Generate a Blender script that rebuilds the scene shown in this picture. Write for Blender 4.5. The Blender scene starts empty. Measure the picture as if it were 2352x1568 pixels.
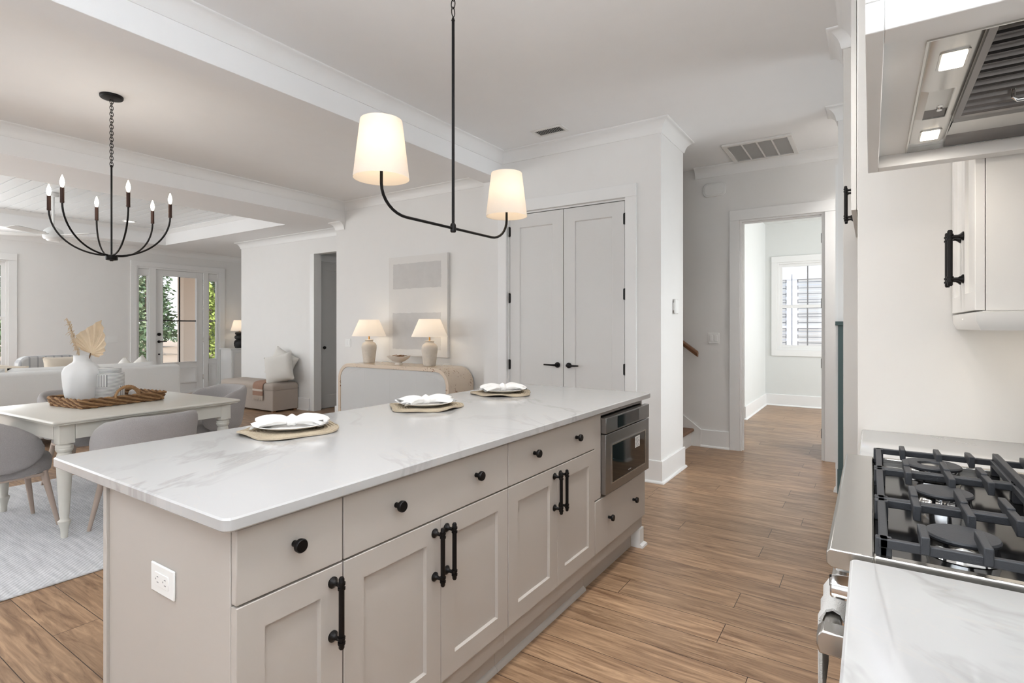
import bpy, bmesh, math, random
from mathutils import Vector, Matrix, noise
random.seed(7)
C = bpy.context.scene.collection
PI = math.pi
def R(a): return math.radians(a)

# ------------------------------------------------------------------ camera, sky, sun, fill lamps
CAM_H, YAW = 1.315, 0.58547
cd = bpy.data.cameras.new('camera'); cam = bpy.data.objects.new('camera', cd); C.objects.link(cam)
cam.location = (0, 0, CAM_H); cam.rotation_euler = (PI/2, 0, YAW)
cd.sensor_width = 36; cd.lens = 1244.0*36/2352; cd.shift_y = -(784-750.1)/2352; cd.clip_start = .02; cd.clip_end = 200
bpy.context.scene.camera = cam
vs = bpy.context.scene.view_settings
vs.view_transform = 'Standard'; vs.look = 'None'; vs.gamma = 1; vs.use_curve_mapping = False; vs.exposure = 0.5

w = bpy.data.worlds.new('world'); bpy.context.scene.world = w; w.use_nodes = True
nt = w.node_tree; bg = nt.nodes['Background']
tc = nt.nodes.new('ShaderNodeTexCoord'); sp = nt.nodes.new('ShaderNodeSeparateXYZ'); cr = nt.nodes.new('ShaderNodeValToRGB')
nt.links.new(tc.outputs['Generated'], sp.inputs[0]); nt.links.new(sp.outputs['Z'], cr.inputs[0]); nt.links.new(cr.outputs[0], bg.inputs[0])
cr.color_ramp.elements[0].position = 0.0; cr.color_ramp.elements[0].color = (.93, .95, .97, 1)
cr.color_ramp.elements[1].position = 0.5; cr.color_ramp.elements[1].color = (.62, .78, .98, 1)
bg.inputs[1].default_value = 1.35

def lamp(name, kind, loc, rot, energy, color=(1,1,1), size=1, size_y=None, angle=None, spread=None):
    d = bpy.data.lights.new(name, kind); d.energy = energy; d.color = color
    if kind == 'AREA':
        d.size = size
        if size_y: d.shape = 'RECTANGLE'; d.size_y = size_y
        if spread: d.spread = spread
    elif kind == 'SUN': d.angle = angle or .01
    else: d.shadow_soft_size = size
    o = bpy.data.objects.new(name, d); o.location = loc; o.rotation_euler = rot; C.objects.link(o); return o
lamp('sun', 'SUN', (4,0,8), (0, R(38), R(-18)), 4.6, (1,.95,.87), angle=.01)
# area lamps added in place of daylight, mostly from windows out of view
for i, x in enumerate((-0.9,)):
    lamp('daylight_fill', 'AREA', (x, -3.15, 1.55), (R(90), 0, 0), (6,)[i], (.94,.975,1), 1.5, 2.1)
for y in (0.0, 1.9):
    lamp('daylight_fill', 'AREA', (-11.25, y-.1, 1.5), (R(90), 0, R(-90)), 34, (.94,.98,1), 1.3, 1.9)
lamp('daylight_fill', 'AREA', (-8.8, -3.15, 1.5), (R(90), 0, 0), 55, (.96,.99,1), 2.6, 2.0)
lamp('daylight_fill', 'AREA', (1.95, 8.3, 1.6), (R(90), 0, R(90)), 66, (.95,.98,1), 1.6, 1.8)  # added to light the office; no window is built here
# unseen lamps added out of frame, aimed up for soft light off the ceilings
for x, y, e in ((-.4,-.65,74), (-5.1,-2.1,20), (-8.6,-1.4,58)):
    lamp('ceiling_fill', 'AREA', (x, y, 1.9), (R(180), 0, 0), e, (.84,.92,1), 1.0)
# fill lamp added in the unseen side passage beyond the fridge space
lamp('passage_fill', 'AREA', (1.5, 4.49, 1.2), (R(90), 0, R(90)), 13, (.9,.96,1), .9, 1.8, spread=R(105))
# unseen overhead lamps added to brighten the kitchen, dining side and hall
for x, y, e in ((-.5,.2,3), (-2.2,-.6,4), (-.75,2.6,4), (-4.7,-.6,4), (.15,5.6,9), (-.62,1.2,4.6), (-.62,2.35,4.6)):
    lamp('overhead_fill', 'AREA', (x, y, 3.03), (0,0,0), e, (1,.97,.94), .16, spread=R(120))

# ------------------------------------------------------------------ materials
def lin(c):
    return tuple((v/12.92 if v <= .04045 else ((v+.055)/1.055)**2.4) for v in (k/255 for k in c)) + (1,)
def new_mat(name):
    m = bpy.data.materials.new(name); m.use_nodes = True
    return m, m.node_tree, m.node_tree.nodes['Principled BSDF']
def N(nt, kind, **kw):
    n = nt.nodes.new('ShaderNode'+kind)
    for k, v in kw.items():
        if k in n.inputs: n.inputs[k].default_value = v
        else: setattr(n, k, v)
    return n
def mat(name, col, rough=.5, metal=0, vary=0, vscale=6, bump=0, bscale=80, stretch=(1,1,1), spec=.5, coat=0, sheen=0):
    m, nt, b = new_mat(name)
    b.inputs['Base Color'].default_value = lin(col); b.inputs['Roughness'].default_value = rough
    b.inputs['Metallic'].default_value = metal; b.inputs['Specular IOR Level'].default_value = spec
    b.inputs['Coat Weight'].default_value = coat; b.inputs['Sheen Weight'].default_value = sheen
    co = N(nt, 'TexCoord'); mp = N(nt, 'Mapping'); mp.inputs['Scale'].default_value = stretch
    nt.links.new(co.outputs['Object'], mp.inputs[0])
    no = N(nt, 'TexNoise', Scale=vscale, Detail=4.0); nt.links.new(mp.outputs[0], no.inputs['Vector'])
    mx = N(nt, 'Mix', data_type='RGBA'); a = lin(col)
    v = vary or .015
    mx.inputs[6].default_value = tuple(x*(1-v) for x in a[:3])+(1,); mx.inputs[7].default_value = tuple(min(1,x*(1+v)) for x in a[:3])+(1,)
    nt.links.new(no.outputs[0], mx.inputs[0]); nt.links.new(mx.outputs[2], b.inputs['Base Color'])
    if bump:
        n2 = N(nt, 'TexNoise', Scale=bscale, Detail=3.0); nt.links.new(mp.outputs[0], n2.inputs['Vector'])
        bp = N(nt, 'Bump', Strength=bump, Distance=.004); nt.links.new(n2.outputs[0], bp.inputs['Height']); nt.links.new(bp.outputs[0], b.inputs['Normal'])
    return m

M = {}
M['wall'] = mat('wall_paint', (235,234,232), .7)
M['wall_office'] = mat('office_wall_paint', (222,224,222), .7)
M['ceiling'] = mat('ceiling_paint', (243,243,243), .85)
M['trim'] = mat('trim_paint', (238,238,237), .4)
M['door'] = mat('door_paint', (222,221,219), .42)
M['shiplap'] = mat('shiplap_paint', (236,238,239), .22)
M['greige'] = mat('greige_cabinet_paint', (187,180,173), .42)
M['cabinet'] = mat('white_cabinet_paint', (228,225,220), .42)
M['hoodpaint'] = mat('hood_paint', (222,221,219), .45)
M['black'] = mat('black_metal', (24,22,22), .38, .6)
M['bronze'] = mat('dark_bronze', (62,44,38), .35, .7)
M['iron'] = mat('cast_iron', (52,54,58), .52, .15, bump=.15, bscale=400)
M['blackgloss'] = mat('black_enamel', (14,14,15), .12)
M['steel'] = mat('brushed_steel', (196,194,190), .26, 1, vary=.05, vscale=30, stretch=(1,40,1))
M['shadedsteel'] = mat('shaded_steel', (112,108,106), .24, 1, vary=.08, vscale=20, stretch=(40,1,1))  # steel darkened in colour for reflections and shade inside the hood
M['microsteel'] = mat('microwave_steel', (158,157,157), .28, 1, vary=.06, vscale=20, stretch=(1,1,40))
M['chrome'] = mat('chrome', (220,220,220), .06, 1)
M['darkglass'] = mat('dark_oven_glass', (8,8,9), .05)
M['gap'] = mat('shadow_gap_black', (28,26,25), .8)  # black put in for the shade inside gaps and ducts
M['plate'] = mat('white_porcelain', (243,241,238), .12, coat=.3)
M['linen'] = mat('white_linen', (242,240,237), .9, bump=.15, bscale=300)
M['greyfab'] = mat('grey_boucle', (170,166,165), .95, vary=.12, vscale=160, bump=.9, bscale=260, sheen=.2)
M['sofafab'] = mat('pale_sofa_linen', (230,230,228), .95, vary=.06, vscale=220, bump=.35, bscale=500)
M['benchfab'] = mat('taupe_linen', (184,173,163), .95, vary=.07, vscale=240, bump=.35, bscale=500)
M['pillow'] = mat('ivory_cotton', (228,225,219), .95, bump=.25, bscale=300)
M['creampillow'] = mat('cream_ribbed_cotton', (221,210,194), .95, bump=.25, bscale=200)
M['legwood'] = mat('whitewashed_wood', (186,168,155), .6, vary=.08, vscale=20, stretch=(1,1,.15))
M['tablepaint'] = mat('cream_table_paint', (215,212,203), .32, vary=.02)
M['wicker'] = mat('brown_wicker', (160,124,86), .75, vary=.5, vscale=26, bump=.5, bscale=120)
M['wickerdark'] = mat('dark_wicker', (112,78,48), .8, vary=.4, vscale=30, bump=.4, bscale=120)
M['vase'] = mat('white_matte_ceramic', (236,237,237), .6, bump=.05, bscale=60)
M['lampbase'] = mat('crackled_ceramic', (214,205,193), .55, vary=.1, vscale=30, bump=.2, bscale=120)
M['brass'] = mat('brass', (196,142,72), .25, 1)
M['palm'] = mat('dried_palm', (228,208,180), .8, vary=.3, vscale=7)
M['pampas'] = mat('dried_pampas', (216,196,168), .9, vary=.15)
M['stem'] = mat('dried_stem', (120,92,66), .8)
M['mat'] = mat('seagrass', (186,172,150), .85, vary=.15, vscale=120, bump=.4, bscale=300)
M['twig'] = mat('brown_twig', (140,98,58), .8)
M['oak'] = mat('stained_oak', (126,88,60), .4, vary=.18, vscale=8, stretch=(1,8,8))
M['teal'] = mat('dark_teal_paint', (66,84,84), .45)
M['plastic'] = mat('white_plastic', (238,238,236), .35)
M['canvas'] = mat('white_canvas', (229,227,224), .85, bump=.2, bscale=300)
M['artgrey'] = mat('pale_grey_wash', (208,206,204), .9, vary=.07, vscale=9, bump=.3, bscale=160)
M['bark'] = mat('pine_bark', (92,78,66), .9, vary=.25, vscale=8, bump=.5)
M['leafA'] = mat('pine_needles', (138,152,120), .8, vary=.3, vscale=3)
M['leafB'] = mat('dark_leaves', (88,110,80), .8, vary=.3, vscale=3)
M['leafC'] = mat('bright_shrub_leaves', (150,164,84), .8, vary=.3, vscale=3)
M['straw'] = mat('pine_straw_ground', (158,140,124), .95, vary=.2, vscale=3, bump=.3)
M['porch'] = mat('porch_concrete', (214,210,204), .8, vary=.05)
M['peach'] = mat('peach_siding', (224,202,182), .7)
M['siding'] = mat('white_siding', (232,233,238), .6)
M['blackpot'] = mat('black_ceramic', (34,33,34), .5)
M['throw'] = mat('brown_wool_throw', (168,134,116), .95, vary=.1, vscale=90, bump=.4, bscale=300)
M['fringe'] = mat('cream_wool', (216,204,192), .95)
M['towel'] = mat('white_terry', (228,227,224), .98, vary=.04, vscale=150, bump=1.0, bscale=500, sheen=.3)
M['fan'] = mat('fan_white', (228,229,228), .4)
M['vent'] = mat('vent_white_metal', (228,226,223), .4)
M['bowl'] = mat('whitewashed_bowl', (226,218,208), .8, vary=.1, vscale=14, bump=.5, bscale=40)
M['quiltstripe'] = mat('grey_stripe', (150,150,152), .95)

def wood_floor():
    m, nt, b = new_mat('oak_plank_floor')
    co = N(nt, 'TexCoord')
    br = N(nt, 'TexBrick', Scale=1.0, **{'Mortar Size': .0016, 'Mortar Smooth': .1, 'Bias': 0.0, 'Brick Width': 1.45, 'Row Height': .168})
    br.offset = .37; br.offset_frequency = 2; br.squash = .72; br.squash_frequency = 3
    br.inputs['Color1'].default_value = (0,0,0,1); br.inputs['Color2'].default_value = (1,1,1,1); br.inputs['Mortar'].default_value = (.5,.5,.5,1)
    nt.links.new(co.outputs['Object'], br.inputs['Vector'])
    # every plank shifts the grain pattern
    sc = N(nt, 'Vector' + 'Math', operation='SCALE'); sc.inputs['Scale'].default_value = 7.0; nt.links.new(br.outputs['Color'], sc.inputs[0])
    ad = N(nt, 'Vector' + 'Math', operation='ADD'); nt.links.new(co.outputs['Object'], ad.inputs[0]); nt.links.new(sc.outputs[0], ad.inputs[1])
    mp = N(nt, 'Mapping'); mp.inputs['Scale'].default_value = (1.3, 13, 1); nt.links.new(ad.outputs[0], mp.inputs[0])
    g1 = N(nt, 'TexNoise', Scale=2.2, Detail=6.0, Roughness=.62, Distortion=1.2); nt.links.new(mp.outputs[0], g1.inputs['Vector'])
    mp2 = N(nt, 'Mapping'); mp2.inputs['Scale'].default_value = (5, 110, 1); nt.links.new(ad.outputs[0], mp2.inputs[0])
    g2 = N(nt, 'TexNoise', Scale=1.0, Detail=3.0); nt.links.new(mp2.outputs[0], g2.inputs['Vector'])
    r1 = N(nt, 'ValToRGB'); nt.links.new(g1.outputs[0], r1.inputs[0])
    r1.color_ramp.elements[0].position = .3; r1.color_ramp.elements[0].color = lin((128,97,73))
    r1.color_ramp.elements[1].position = .72; r1.color_ramp.elements[1].color = lin((214,178,143))
    mx = N(nt, 'Mix', data_type='RGBA', blend_type='MULTIPLY'); mx.inputs[0].default_value = 1
    r2 = N(nt, 'ValToRGB'); nt.links.new(br.outputs['Color'], r2.inputs[0])
    r2.color_ramp.elements[0].color = (.78,.77,.76,1); r2.color_ramp.elements[1].color = (1.0,.98,.96,1)
    nt.links.new(r1.outputs[0], mx.inputs[6]); nt.links.new(r2.outputs[0], mx.inputs[7])
    m3 = N(nt, 'Mix', data_type='RGBA', blend_type='MULTIPLY'); m3.inputs[0].default_value = .28
    nt.links.new(mx.outputs[2], m3.inputs[6]); nt.links.new(g2.outputs[0], m3.inputs[7])
    m4 = N(nt, 'Mix', data_type='RGBA'); m4.inputs[7].default_value = lin((58,42,32))
    nt.links.new(br.outputs['Fac'], m4.inputs[0]); nt.links.new(m3.outputs[2], m4.inputs[6])
    nt.links.new(m4.outputs[2], b.inputs['Base Color'])
    b.inputs['Roughness'].default_value = .38
    bp = N(nt, 'Bump', Strength=.12, Distance=.002); nt.links.new(g2.outputs[0], bp.inputs['Height']); nt.links.new(bp.outputs[0], b.inputs['Normal'])
    return m
M['floor'] = wood_floor()

def quartz():
    m, nt, b = new_mat('white_veined_quartz')
    co = N(nt, 'TexCoord'); mp = N(nt, 'Mapping'); mp.inputs['Rotation'].default_value = (0,0,R(34)); mp.inputs['Location'].default_value = (.3,.9,0)
    nt.links.new(co.outputs['Object'], mp.inputs[0])
    def vein(scale, stretch, dist, w0, seed):
        mm = N(nt, 'Mapping'); mm.inputs['Scale'].default_value = stretch; mm.inputs['Location'].default_value = (seed, seed*.7, 0)
        nt.links.new(mp.outputs[0], mm.inputs[0])
        n = N(nt, 'TexNoise', Scale=scale, Detail=5.0, Roughness=.55, Distortion=dist); nt.links.new(mm.outputs[0], n.inputs['Vector'])
        s = N(nt, 'Math', operation='SUBTRACT'); s.inputs[1].default_value = .5; nt.links.new(n.outputs[0], s.inputs[0])
        a = N(nt, 'Math', operation='ABSOLUTE'); nt.links.new(s.outputs[0], a.inputs[0])
        r = N(nt, 'ValToRGB'); nt.links.new(a.outputs[0], r.inputs[0])
        r.color_ramp.elements[0].position = 0; r.color_ramp.elements[0].color = (1,1,1,1)
        r.color_ramp.elements[1].position = w0; r.color_ramp.elements[1].color = (0,0,0,1)
        return r.outputs[0]
    v1 = vein(1.1, (1,2.2,1), .9, .026, 2.3); v2 = vein(2.6, (1,2.0,1), 1.2, .010, 8.1)
    msk = N(nt, 'TexNoise', Scale=1.6, Detail=1.0); nt.links.new(mp.outputs[0], msk.inputs['Vector'])
    mr = N(nt, 'ValToRGB'); nt.links.new(msk.outputs[0], mr.inputs[0]); mr.color_ramp.elements[0].position = .42; mr.color_ramp.elements[1].position = .62
    mu = N(nt, 'Math', operation='MULTIPLY'); nt.links.new(v1, mu.inputs[0]); nt.links.new(mr.outputs[0], mu.inputs[1])
    m1 = N(nt, 'Mix', data_type='RGBA'); m1.inputs[6].default_value = lin((186,185,184)); m1.inputs[7].default_value = lin((168,166,165)); nt.links.new(mu.outputs[0], m1.inputs[0])
    h = N(nt, 'Math', operation='MULTIPLY'); h.inputs[1].default_value = .3; nt.links.new(v2, h.inputs[0])
    m2 = N(nt, 'Mix', data_type='RGBA'); m2.inputs[7].default_value = lin((196,188,180)); nt.links.new(m1.outputs[2], m2.inputs[6]); nt.links.new(h.outputs[0], m2.inputs[0])
    nt.links.new(m2.outputs[2], b.inputs['Base Color']); b.inputs['Roughness'].default_value = .12
    return m
M['quartz'] = quartz()

def burl():
    m, nt, b = new_mat('pale_burl_veneer')
    co = N(nt, 'TexCoord'); n = N(nt, 'TexNoise', Scale=6.5, Detail=2.0); nt.links.new(co.outputs['Object'], n.inputs['Vector'])
    v = N(nt, 'TexNoise', Scale=48.0, Detail=2.0, Distortion=.8); nt.links.new(co.outputs['Object'], v.inputs['Vector'])
    r = N(nt, 'ValToRGB'); nt.links.new(v.outputs[0], r.inputs[0]); r.color_ramp.elements[0].position = .61; r.color_ramp.elements[1].position = .65
    r2 = N(nt, 'ValToRGB'); nt.links.new(n.outputs[0], r2.inputs[0]); r2.color_ramp.elements[0].position = .52; r2.color_ramp.elements[1].position = .58
    mu = N(nt, 'Math', operation='MULTIPLY'); nt.links.new(r.outputs[0], mu.inputs[0]); nt.links.new(r2.outputs[0], mu.inputs[1])
    mx = N(nt, 'Mix', data_type='RGBA'); mx.inputs[6].default_value = lin((226,208,188)); mx.inputs[7].default_value = lin((136,92,56)); nt.links.new(mu.outputs[0], mx.inputs[0])
    nt.links.new(mx.outputs[2], b.inputs['Base Color']); b.inputs['Roughness'].default_value = .25
    return m
M['burl'] = burl()

def stripes(name, c1, c2, scale, axis=0, rough=.95, thin=.5, dist=.6, both=False):
    m, nt, b = new_mat(name)
    co = N(nt, 'TexCoord'); fs = []
    for ax in ((0,1) if both else (axis,)):
        wv = N(nt, 'TexWave', Scale=scale, Distortion=dist, Detail=1.0); wv.bands_direction = 'XYZ'[ax]; nt.links.new(co.outputs['Object'], wv.inputs['Vector'])
        r = N(nt, 'ValToRGB'); nt.links.new(wv.outputs[0], r.inputs[0]); r.color_ramp.elements[0].position = thin; r.color_ramp.elements[1].position = min(1, thin+.12); fs.append(r.outputs[0])
    f = fs[0]
    if both:
        mm = N(nt, 'Math', operation='MAXIMUM'); nt.links.new(fs[0], mm.inputs[0]); nt.links.new(fs[1], mm.inputs[1]); f = mm.outputs[0]
    mx = N(nt, 'Mix', data_type='RGBA'); mx.inputs[6].default_value = lin(c1); mx.inputs[7].default_value = lin(c2); nt.links.new(f, mx.inputs[0])
    nt.links.new(mx.outputs[2], b.inputs['Base Color']); b.inputs['Roughness'].default_value = rough
    return m
M['plaid'] = stripes('grey_plaid_linen', (190,190,190), (158,158,160), 3.2, both=True, thin=.82)
M['canister'] = stripes('hatched_ceramic', (232,232,230), (116,118,120), 34, axis=2, rough=.35, thin=.72, dist=0.0)
M['canister2'] = stripes('hatched_ceramic_upright', (232,232,230), (116,118,120), 34, axis=0, rough=.35, thin=.72, dist=0.0)
def rug():
    m, nt, b = new_mat('pale_grey_woven_rug')
    co = N(nt, 'TexCoord')
    mp = N(nt, 'Mapping'); mp.inputs['Scale'].default_value = (3, 26, 1); nt.links.new(co.outputs['Object'], mp.inputs[0])
    n = N(nt, 'TexNoise', Scale=1.6, Detail=4.0); nt.links.new(mp.outputs[0], n.inputs['Vector'])
    r = N(nt, 'ValToRGB'); nt.links.new(n.outputs[0], r.inputs[0])
    r.color_ramp.elements[0].position = .3; r.color_ramp.elements[0].color = lin((198,200,203)); r.color_ramp.elements[1].position = .7; r.color_ramp.elements[1].color = lin((226,227,229))
    wv = N(nt, 'TexWave', Scale=22.0, Distortion=2.0, Detail=2.0); wv.bands_direction = 'DIAGONAL'; nt.links.new(co.outputs['Object'], wv.inputs['Vector'])
    mx = N(nt, 'Mix', data_type='RGBA', blend_type='MULTIPLY'); mx.inputs[0].default_value = .12
    nt.links.new(r.outputs[0], mx.inputs[6]); nt.links.new(wv.outputs[0], mx.inputs[7]); nt.links.new(mx.outputs[2], b.inputs['Base Color'])
    bp = N(nt, 'Bump', Strength=.6, Distance=.004); nt.links.new(wv.outputs[0], bp.inputs['Height']); nt.links.new(bp.outputs[0], b.inputs['Normal'])
    b.inputs['Roughness'].default_value = .97
    return m
M['rug'] = rug()
def emit(name, col, strength):
    m, nt, b = new_mat(name)
    b.inputs['Base Color'].default_value = lin(col); b.inputs['Emission Color'].default_value = lin(col); b.inputs['Emission Strength'].default_value = strength
    return m
M['bulb'] = emit('glowing_bulb', (255,236,206), 14)
M['led'] = emit('hood_led', (255,240,218), 9)
M['can'] = emit('recessed_light_lens', (255,248,238), 2.2)
def shade_mat(name, col, glow):
    m, nt, b = new_mat(name)
    b.inputs['Base Color'].default_value = lin(col); b.inputs['Roughness'].default_value = .9
    tr = N(nt, 'BsdfTranslucent'); tr.inputs[0].default_value = lin(col)
    mx = N(nt, 'MixShader'); mx.inputs[0].default_value = .45
    nt.links.new(b.outputs[0], mx.inputs[1]); nt.links.new(tr.outputs[0], mx.inputs[2]); nt.links.new(mx.outputs[0], nt.nodes['Material Output'].inputs[0])
    b.inputs['Emission Color'].default_value = lin((255,240,224)); b.inputs['Emission Strength'].default_value = glow
    return m
M['shade'] = shade_mat('linen_shade', (238,231,222), .05)
M['shade2'] = shade_mat('ivory_table_lampshade', (247,242,235), .2)
def glass(name):
    m, nt, b = new_mat(name)
    g = N(nt, 'BsdfGlossy', Roughness=.02); t = N(nt, 'BsdfTransparent'); mx = N(nt, 'MixShader'); fr = N(nt, 'Fresnel', IOR=1.45)
    nt.links.new(fr.outputs[0], mx.inputs[0]); nt.links.new(t.outputs[0], mx.inputs[1]); nt.links.new(g.outputs[0], mx.inputs[2]); nt.links.new(mx.outputs[0], nt.nodes['Material Output'].inputs[0])
    return m
M['glass'] = glass('clear_window_glass')

# ------------------------------------------------------------------ mesh helpers
class G:
    """collects shapes, then links them as ONE mesh object"""
    def __init__(self): self.bm = bmesh.new(); self.X = Matrix()
    def v(self, p): return self.bm.verts.new(self.X @ Vector(p))
    def f(self, vs):
        try: return self.bm.faces.new(vs)
        except ValueError: return None
    def box(self, x0, x1, y0, y1, z0, z1):
        x0, x1 = sorted((x0,x1)); y0, y1 = sorted((y0,y1)); z0, z1 = sorted((z0,z1))
        p = [self.v((x,y,z)) for x in (x0,x1) for y in (y0,y1) for z in (z0,z1)]
        for q in ((0,1,3,2),(4,6,7,5),(0,4,5,1),(2,3,7,6),(0,2,6,4),(1,5,7,3)): self.f([p[i] for i in q])
        return self
    def loft(self, rings, closed=True, cap=True, loop=False):
        rs = [[self.v(p) for p in r] for r in rings]; n = len(rs[0])
        pairs = list(zip(rs, rs[1:])) + ([(rs[-1], rs[0])] if loop else [])
        for a, b in pairs:
            for i in range(n if closed else n-1): self.f([a[i], a[(i+1)%n], b[(i+1)%n], b[i]])
        if cap and not loop and closed: self.f(rs[0][::-1]); self.f(rs[-1])
        return self
    def lathe(self, prof, c=(0,0,0), n=32, cap=True, sx=1, sy=1):
        rings = [[(c[0]+r*sx*math.cos(2*PI*i/n), c[1]+r*sy*math.sin(2*PI*i/n), c[2]+z) for i in range(n)] for r, z in prof]
        return self.loft(rings, cap=cap)
    def tube(self, pts, r, n=10, closed=False, cap=True):
        pts = [Vector(p) for p in pts]; rr = r if isinstance(r, (list,tuple)) else [r]*len(pts)
        rings = []; up = None
        for i, p in enumerate(pts):
            a = pts[i-1] if (i > 0 or closed) else p; b = pts[(i+1) % len(pts)] if (i < len(pts)-1 or closed) else p
            t = (b-a).normalized()
            if up is None: up = t.orthogonal().normalized()
            up = (up - t*up.dot(t)); up = up.normalized() if up.length > 1e-6 else t.orthogonal().normalized()
            s = t.cross(up)
            rings.append([p + rr[i]*(math.cos(2*PI*k/n)*up + math.sin(2*PI*k/n)*s) for k in range(n)])
        return self.loft(rings, cap=cap, loop=closed)
    def cyl(self, p0, p1, r0, r1=None, n=20): return self.tube([p0, p1], [r0, r0 if r1 is None else r1], n)
    def ball(self, c, rx, ry=None, rz=None, n=20, m=12):
        ry = ry or rx; rz = rz or rx
        rings = [[(c[0]+rx*max(.02,math.sin(PI*j/m))*math.cos(2*PI*i/n), c[1]+ry*max(.02,math.sin(PI*j/m))*math.sin(2*PI*i/n), c[2]-rz*math.cos(PI*j/m)) for i in range(n)] for j in range(m+1)]
        return self.loft(rings)
    def prism(self, poly, axis, a, b):
        def P(u, v, k): return ((k,u,v), (u,k,v), (u,v,k))[axis]
        return self.loft([[P(u,v,a) for u,v in poly], [P(u,v,b) for u,v in poly]])
    def sweep(self, path, prof, closed=False):
        """moulding along a plan path; profile = (out, z), 'out' is to the RIGHT of travel"""
        P = [Vector(p) for p in path]; rings = []; n = len(P)
        for i, p in enumerate(P):
            d0 = (p-P[i-1]).normalized() if (i > 0 or closed) else None
            d1 = (P[(i+1)%n]-p).normalized() if (i < n-1 or closed) else None
            d0 = d0 or d1; d1 = d1 or d0
            n0 = Vector((d0.y,-d0.x)); n1 = Vector((d1.y,-d1.x)); m = n0+n1; m = m/ (1+n0.dot(n1))
            rings.append([(p.x+m.x*o, p.y+m.y*o, z) for o, z in prof])
        return self.loft(rings, loop=closed)
    def panel(self, F, w, h, t, rail=.06, deep=.009, sl=.004, rails=None):
        """shaker front: F maps (u,v,n) to a point; n=0 is the back, n=t the face"""
        l, r_, b, tp = rails or (rail,)*4
        o = [(0,0),(w,0),(w,h),(0,h)]; i1 = [(l,b),(w-r_,b),(w-r_,h-tp),(l,h-tp)]; i2 = [(l+sl,b+sl),(w-r_-sl,b+sl),(w-r_-sl,h-tp-sl),(l+sl,h-tp-sl)]
        e = .0015; oe = [(e,e),(w-e,e),(w-e,h-e),(e,h-e)]
        L = [[self.v(F(u,v,k)) for u,v in q] for q,k in ((o,0),(o,t-e),(oe,t),(i1,t),(i2,t-deep))]
        self.f(L[0][::-1])
        for a, b2 in zip(L, L[1:]):
            for k in range(4): self.f([a[k],a[(k+1)%4],b2[(k+1)%4],b2[k]])
        self.f(L[-1]); return self
    def build(self, name, m, parent=None, bevel=0, seg=2, sharp=38, loc=None, rotz=0, sub=0):
        bmesh.ops.recalc_face_normals(self.bm, faces=self.bm.faces)
        me = bpy.data.meshes.new(name); self.bm.to_mesh(me); self.bm.free()
        for p in me.polygons: p.use_smooth = True
        me.set_sharp_from_angle(angle=R(sharp)); me.materials.append(M[m] if isinstance(m, str) else m)
        o = bpy.data.objects.new(name, me); C.objects.link(o)
        if parent: o.parent = parent
        if loc: o.location = loc
        if rotz: o.rotation_euler.z = rotz
        if bevel:
            md = o.modifiers.new('bevel', 'BEVEL'); md.width = bevel; md.segments = seg; md.limit_method = 'ANGLE'; md.angle_limit = R(40)
        if sub:
            md = o.modifiers.new('subsurf', 'SUBSURF'); md.levels = sub; md.render_levels = sub
        return o
def bx(x0,x1,y0,y1,z0,z1): return G().box(x0,x1,y0,y1,z0,z1)
def thing(name, label, cat, loc=(0,0,0), rotz=0, group=None):
    o = bpy.data.objects.new(name, None); C.objects.link(o); o.empty_display_size = .1
    o.location = loc; o.rotation_euler = (0,0,rotz); return tag(o, label, cat, group)
def tag(o, label, cat, group=None):
    o['label'] = label; o['category'] = cat
    if group: o['group'] = group
    return o
def struct(o):
    o['kind'] = 'structure'; return o
def shell(name):
    o = bpy.data.objects.new(name, None); C.objects.link(o); return struct(o)
def dup(root, loc, rotz=0, label=None, group=None):
    r = root.copy(); C.objects.link(r); r.location = loc; r.rotation_euler = (0,0,rotz)
    if label: r['label'] = label
    if group: r['group'] = group
    for ch in list(root.children):
        c = ch.copy(); C.objects.link(c); c.parent = r
        for g in list(ch.children):
            d = g.copy(); C.objects.link(d); d.parent = c
    return r
def sstep(a, b, x):
    t = max(0, min(1, (x-a)/(b-a))); return t*t*(3-2*t)
def rrect(w, d, r, n=6, cx=0, cy=0):
    out = []
    for k, (sx, sy) in enumerate(((1,1),(-1,1),(-1,-1),(1,-1))):
        for i in range(n+1):
            a = PI/2*(k + i/n); out.append((cx+sx*(w/2-r)+r*math.cos(a), cy+sy*(d/2-r)+r*math.sin(a)))
    return out
# ------------------------------------------------------------------ the setting
CE, CL = 3.05, 2.79          # kitchen/dining ceiling, living room ceiling
struct(bx(-11.42,2.2,-3.4,10.2,-.06,0).build('floor','floor'))
g = G(); g.box(-6.17,1.7,-3.4,6.24,CE,CE+.1); g.box(-9.2,-6.17,5.33,8.1,CL,CL+.1); struct(g.build('ceiling','ceiling'))
struct(bx(-1.9,2.2,6.24,10.2,3.04,3.14).build('ceiling_office','wall_office'))
g = G(); g.box(-11.42,-10.65,-3.4,7.0,CL,3.17); g.box(-7.05,-6.17,-3.4,5.33,CL,3.17)
g.box(-10.65,-7.05,4.71,7.0,CL,3.17); g.box(-10.65,-7.05,-3.4,.43,CL,3.17); struct(g.build('ceiling_living','ceiling'))
g = G(); y = .43
while y < 4.71:
    g.box(-10.65,-7.05,y+.005,min(4.71,y+.143),3.05,3.07); y += .148
g.box(-10.65,-7.05,.43,4.71,3.062,3.17); struct(g.build('ceiling_shiplap','shiplap'))
struct(bx(-3.32,-3.09,-3.2,4.48,CL,CE).build('ceiling_beam','ceiling',bevel=.003))
CROWN = [(0,-.108),(.008,-.108),(.012,-.1),(.018,-.075),(.03,-.048),(.05,-.026),(.07,-.014),(.078,-.012),(.084,-.006),(.084,0),(0,0)]
def crown(name, path, top, closed=False):
    return struct(G().sweep(path, [(o, top+z) for o, z in CROWN], closed).build(name, 'trim'))
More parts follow.
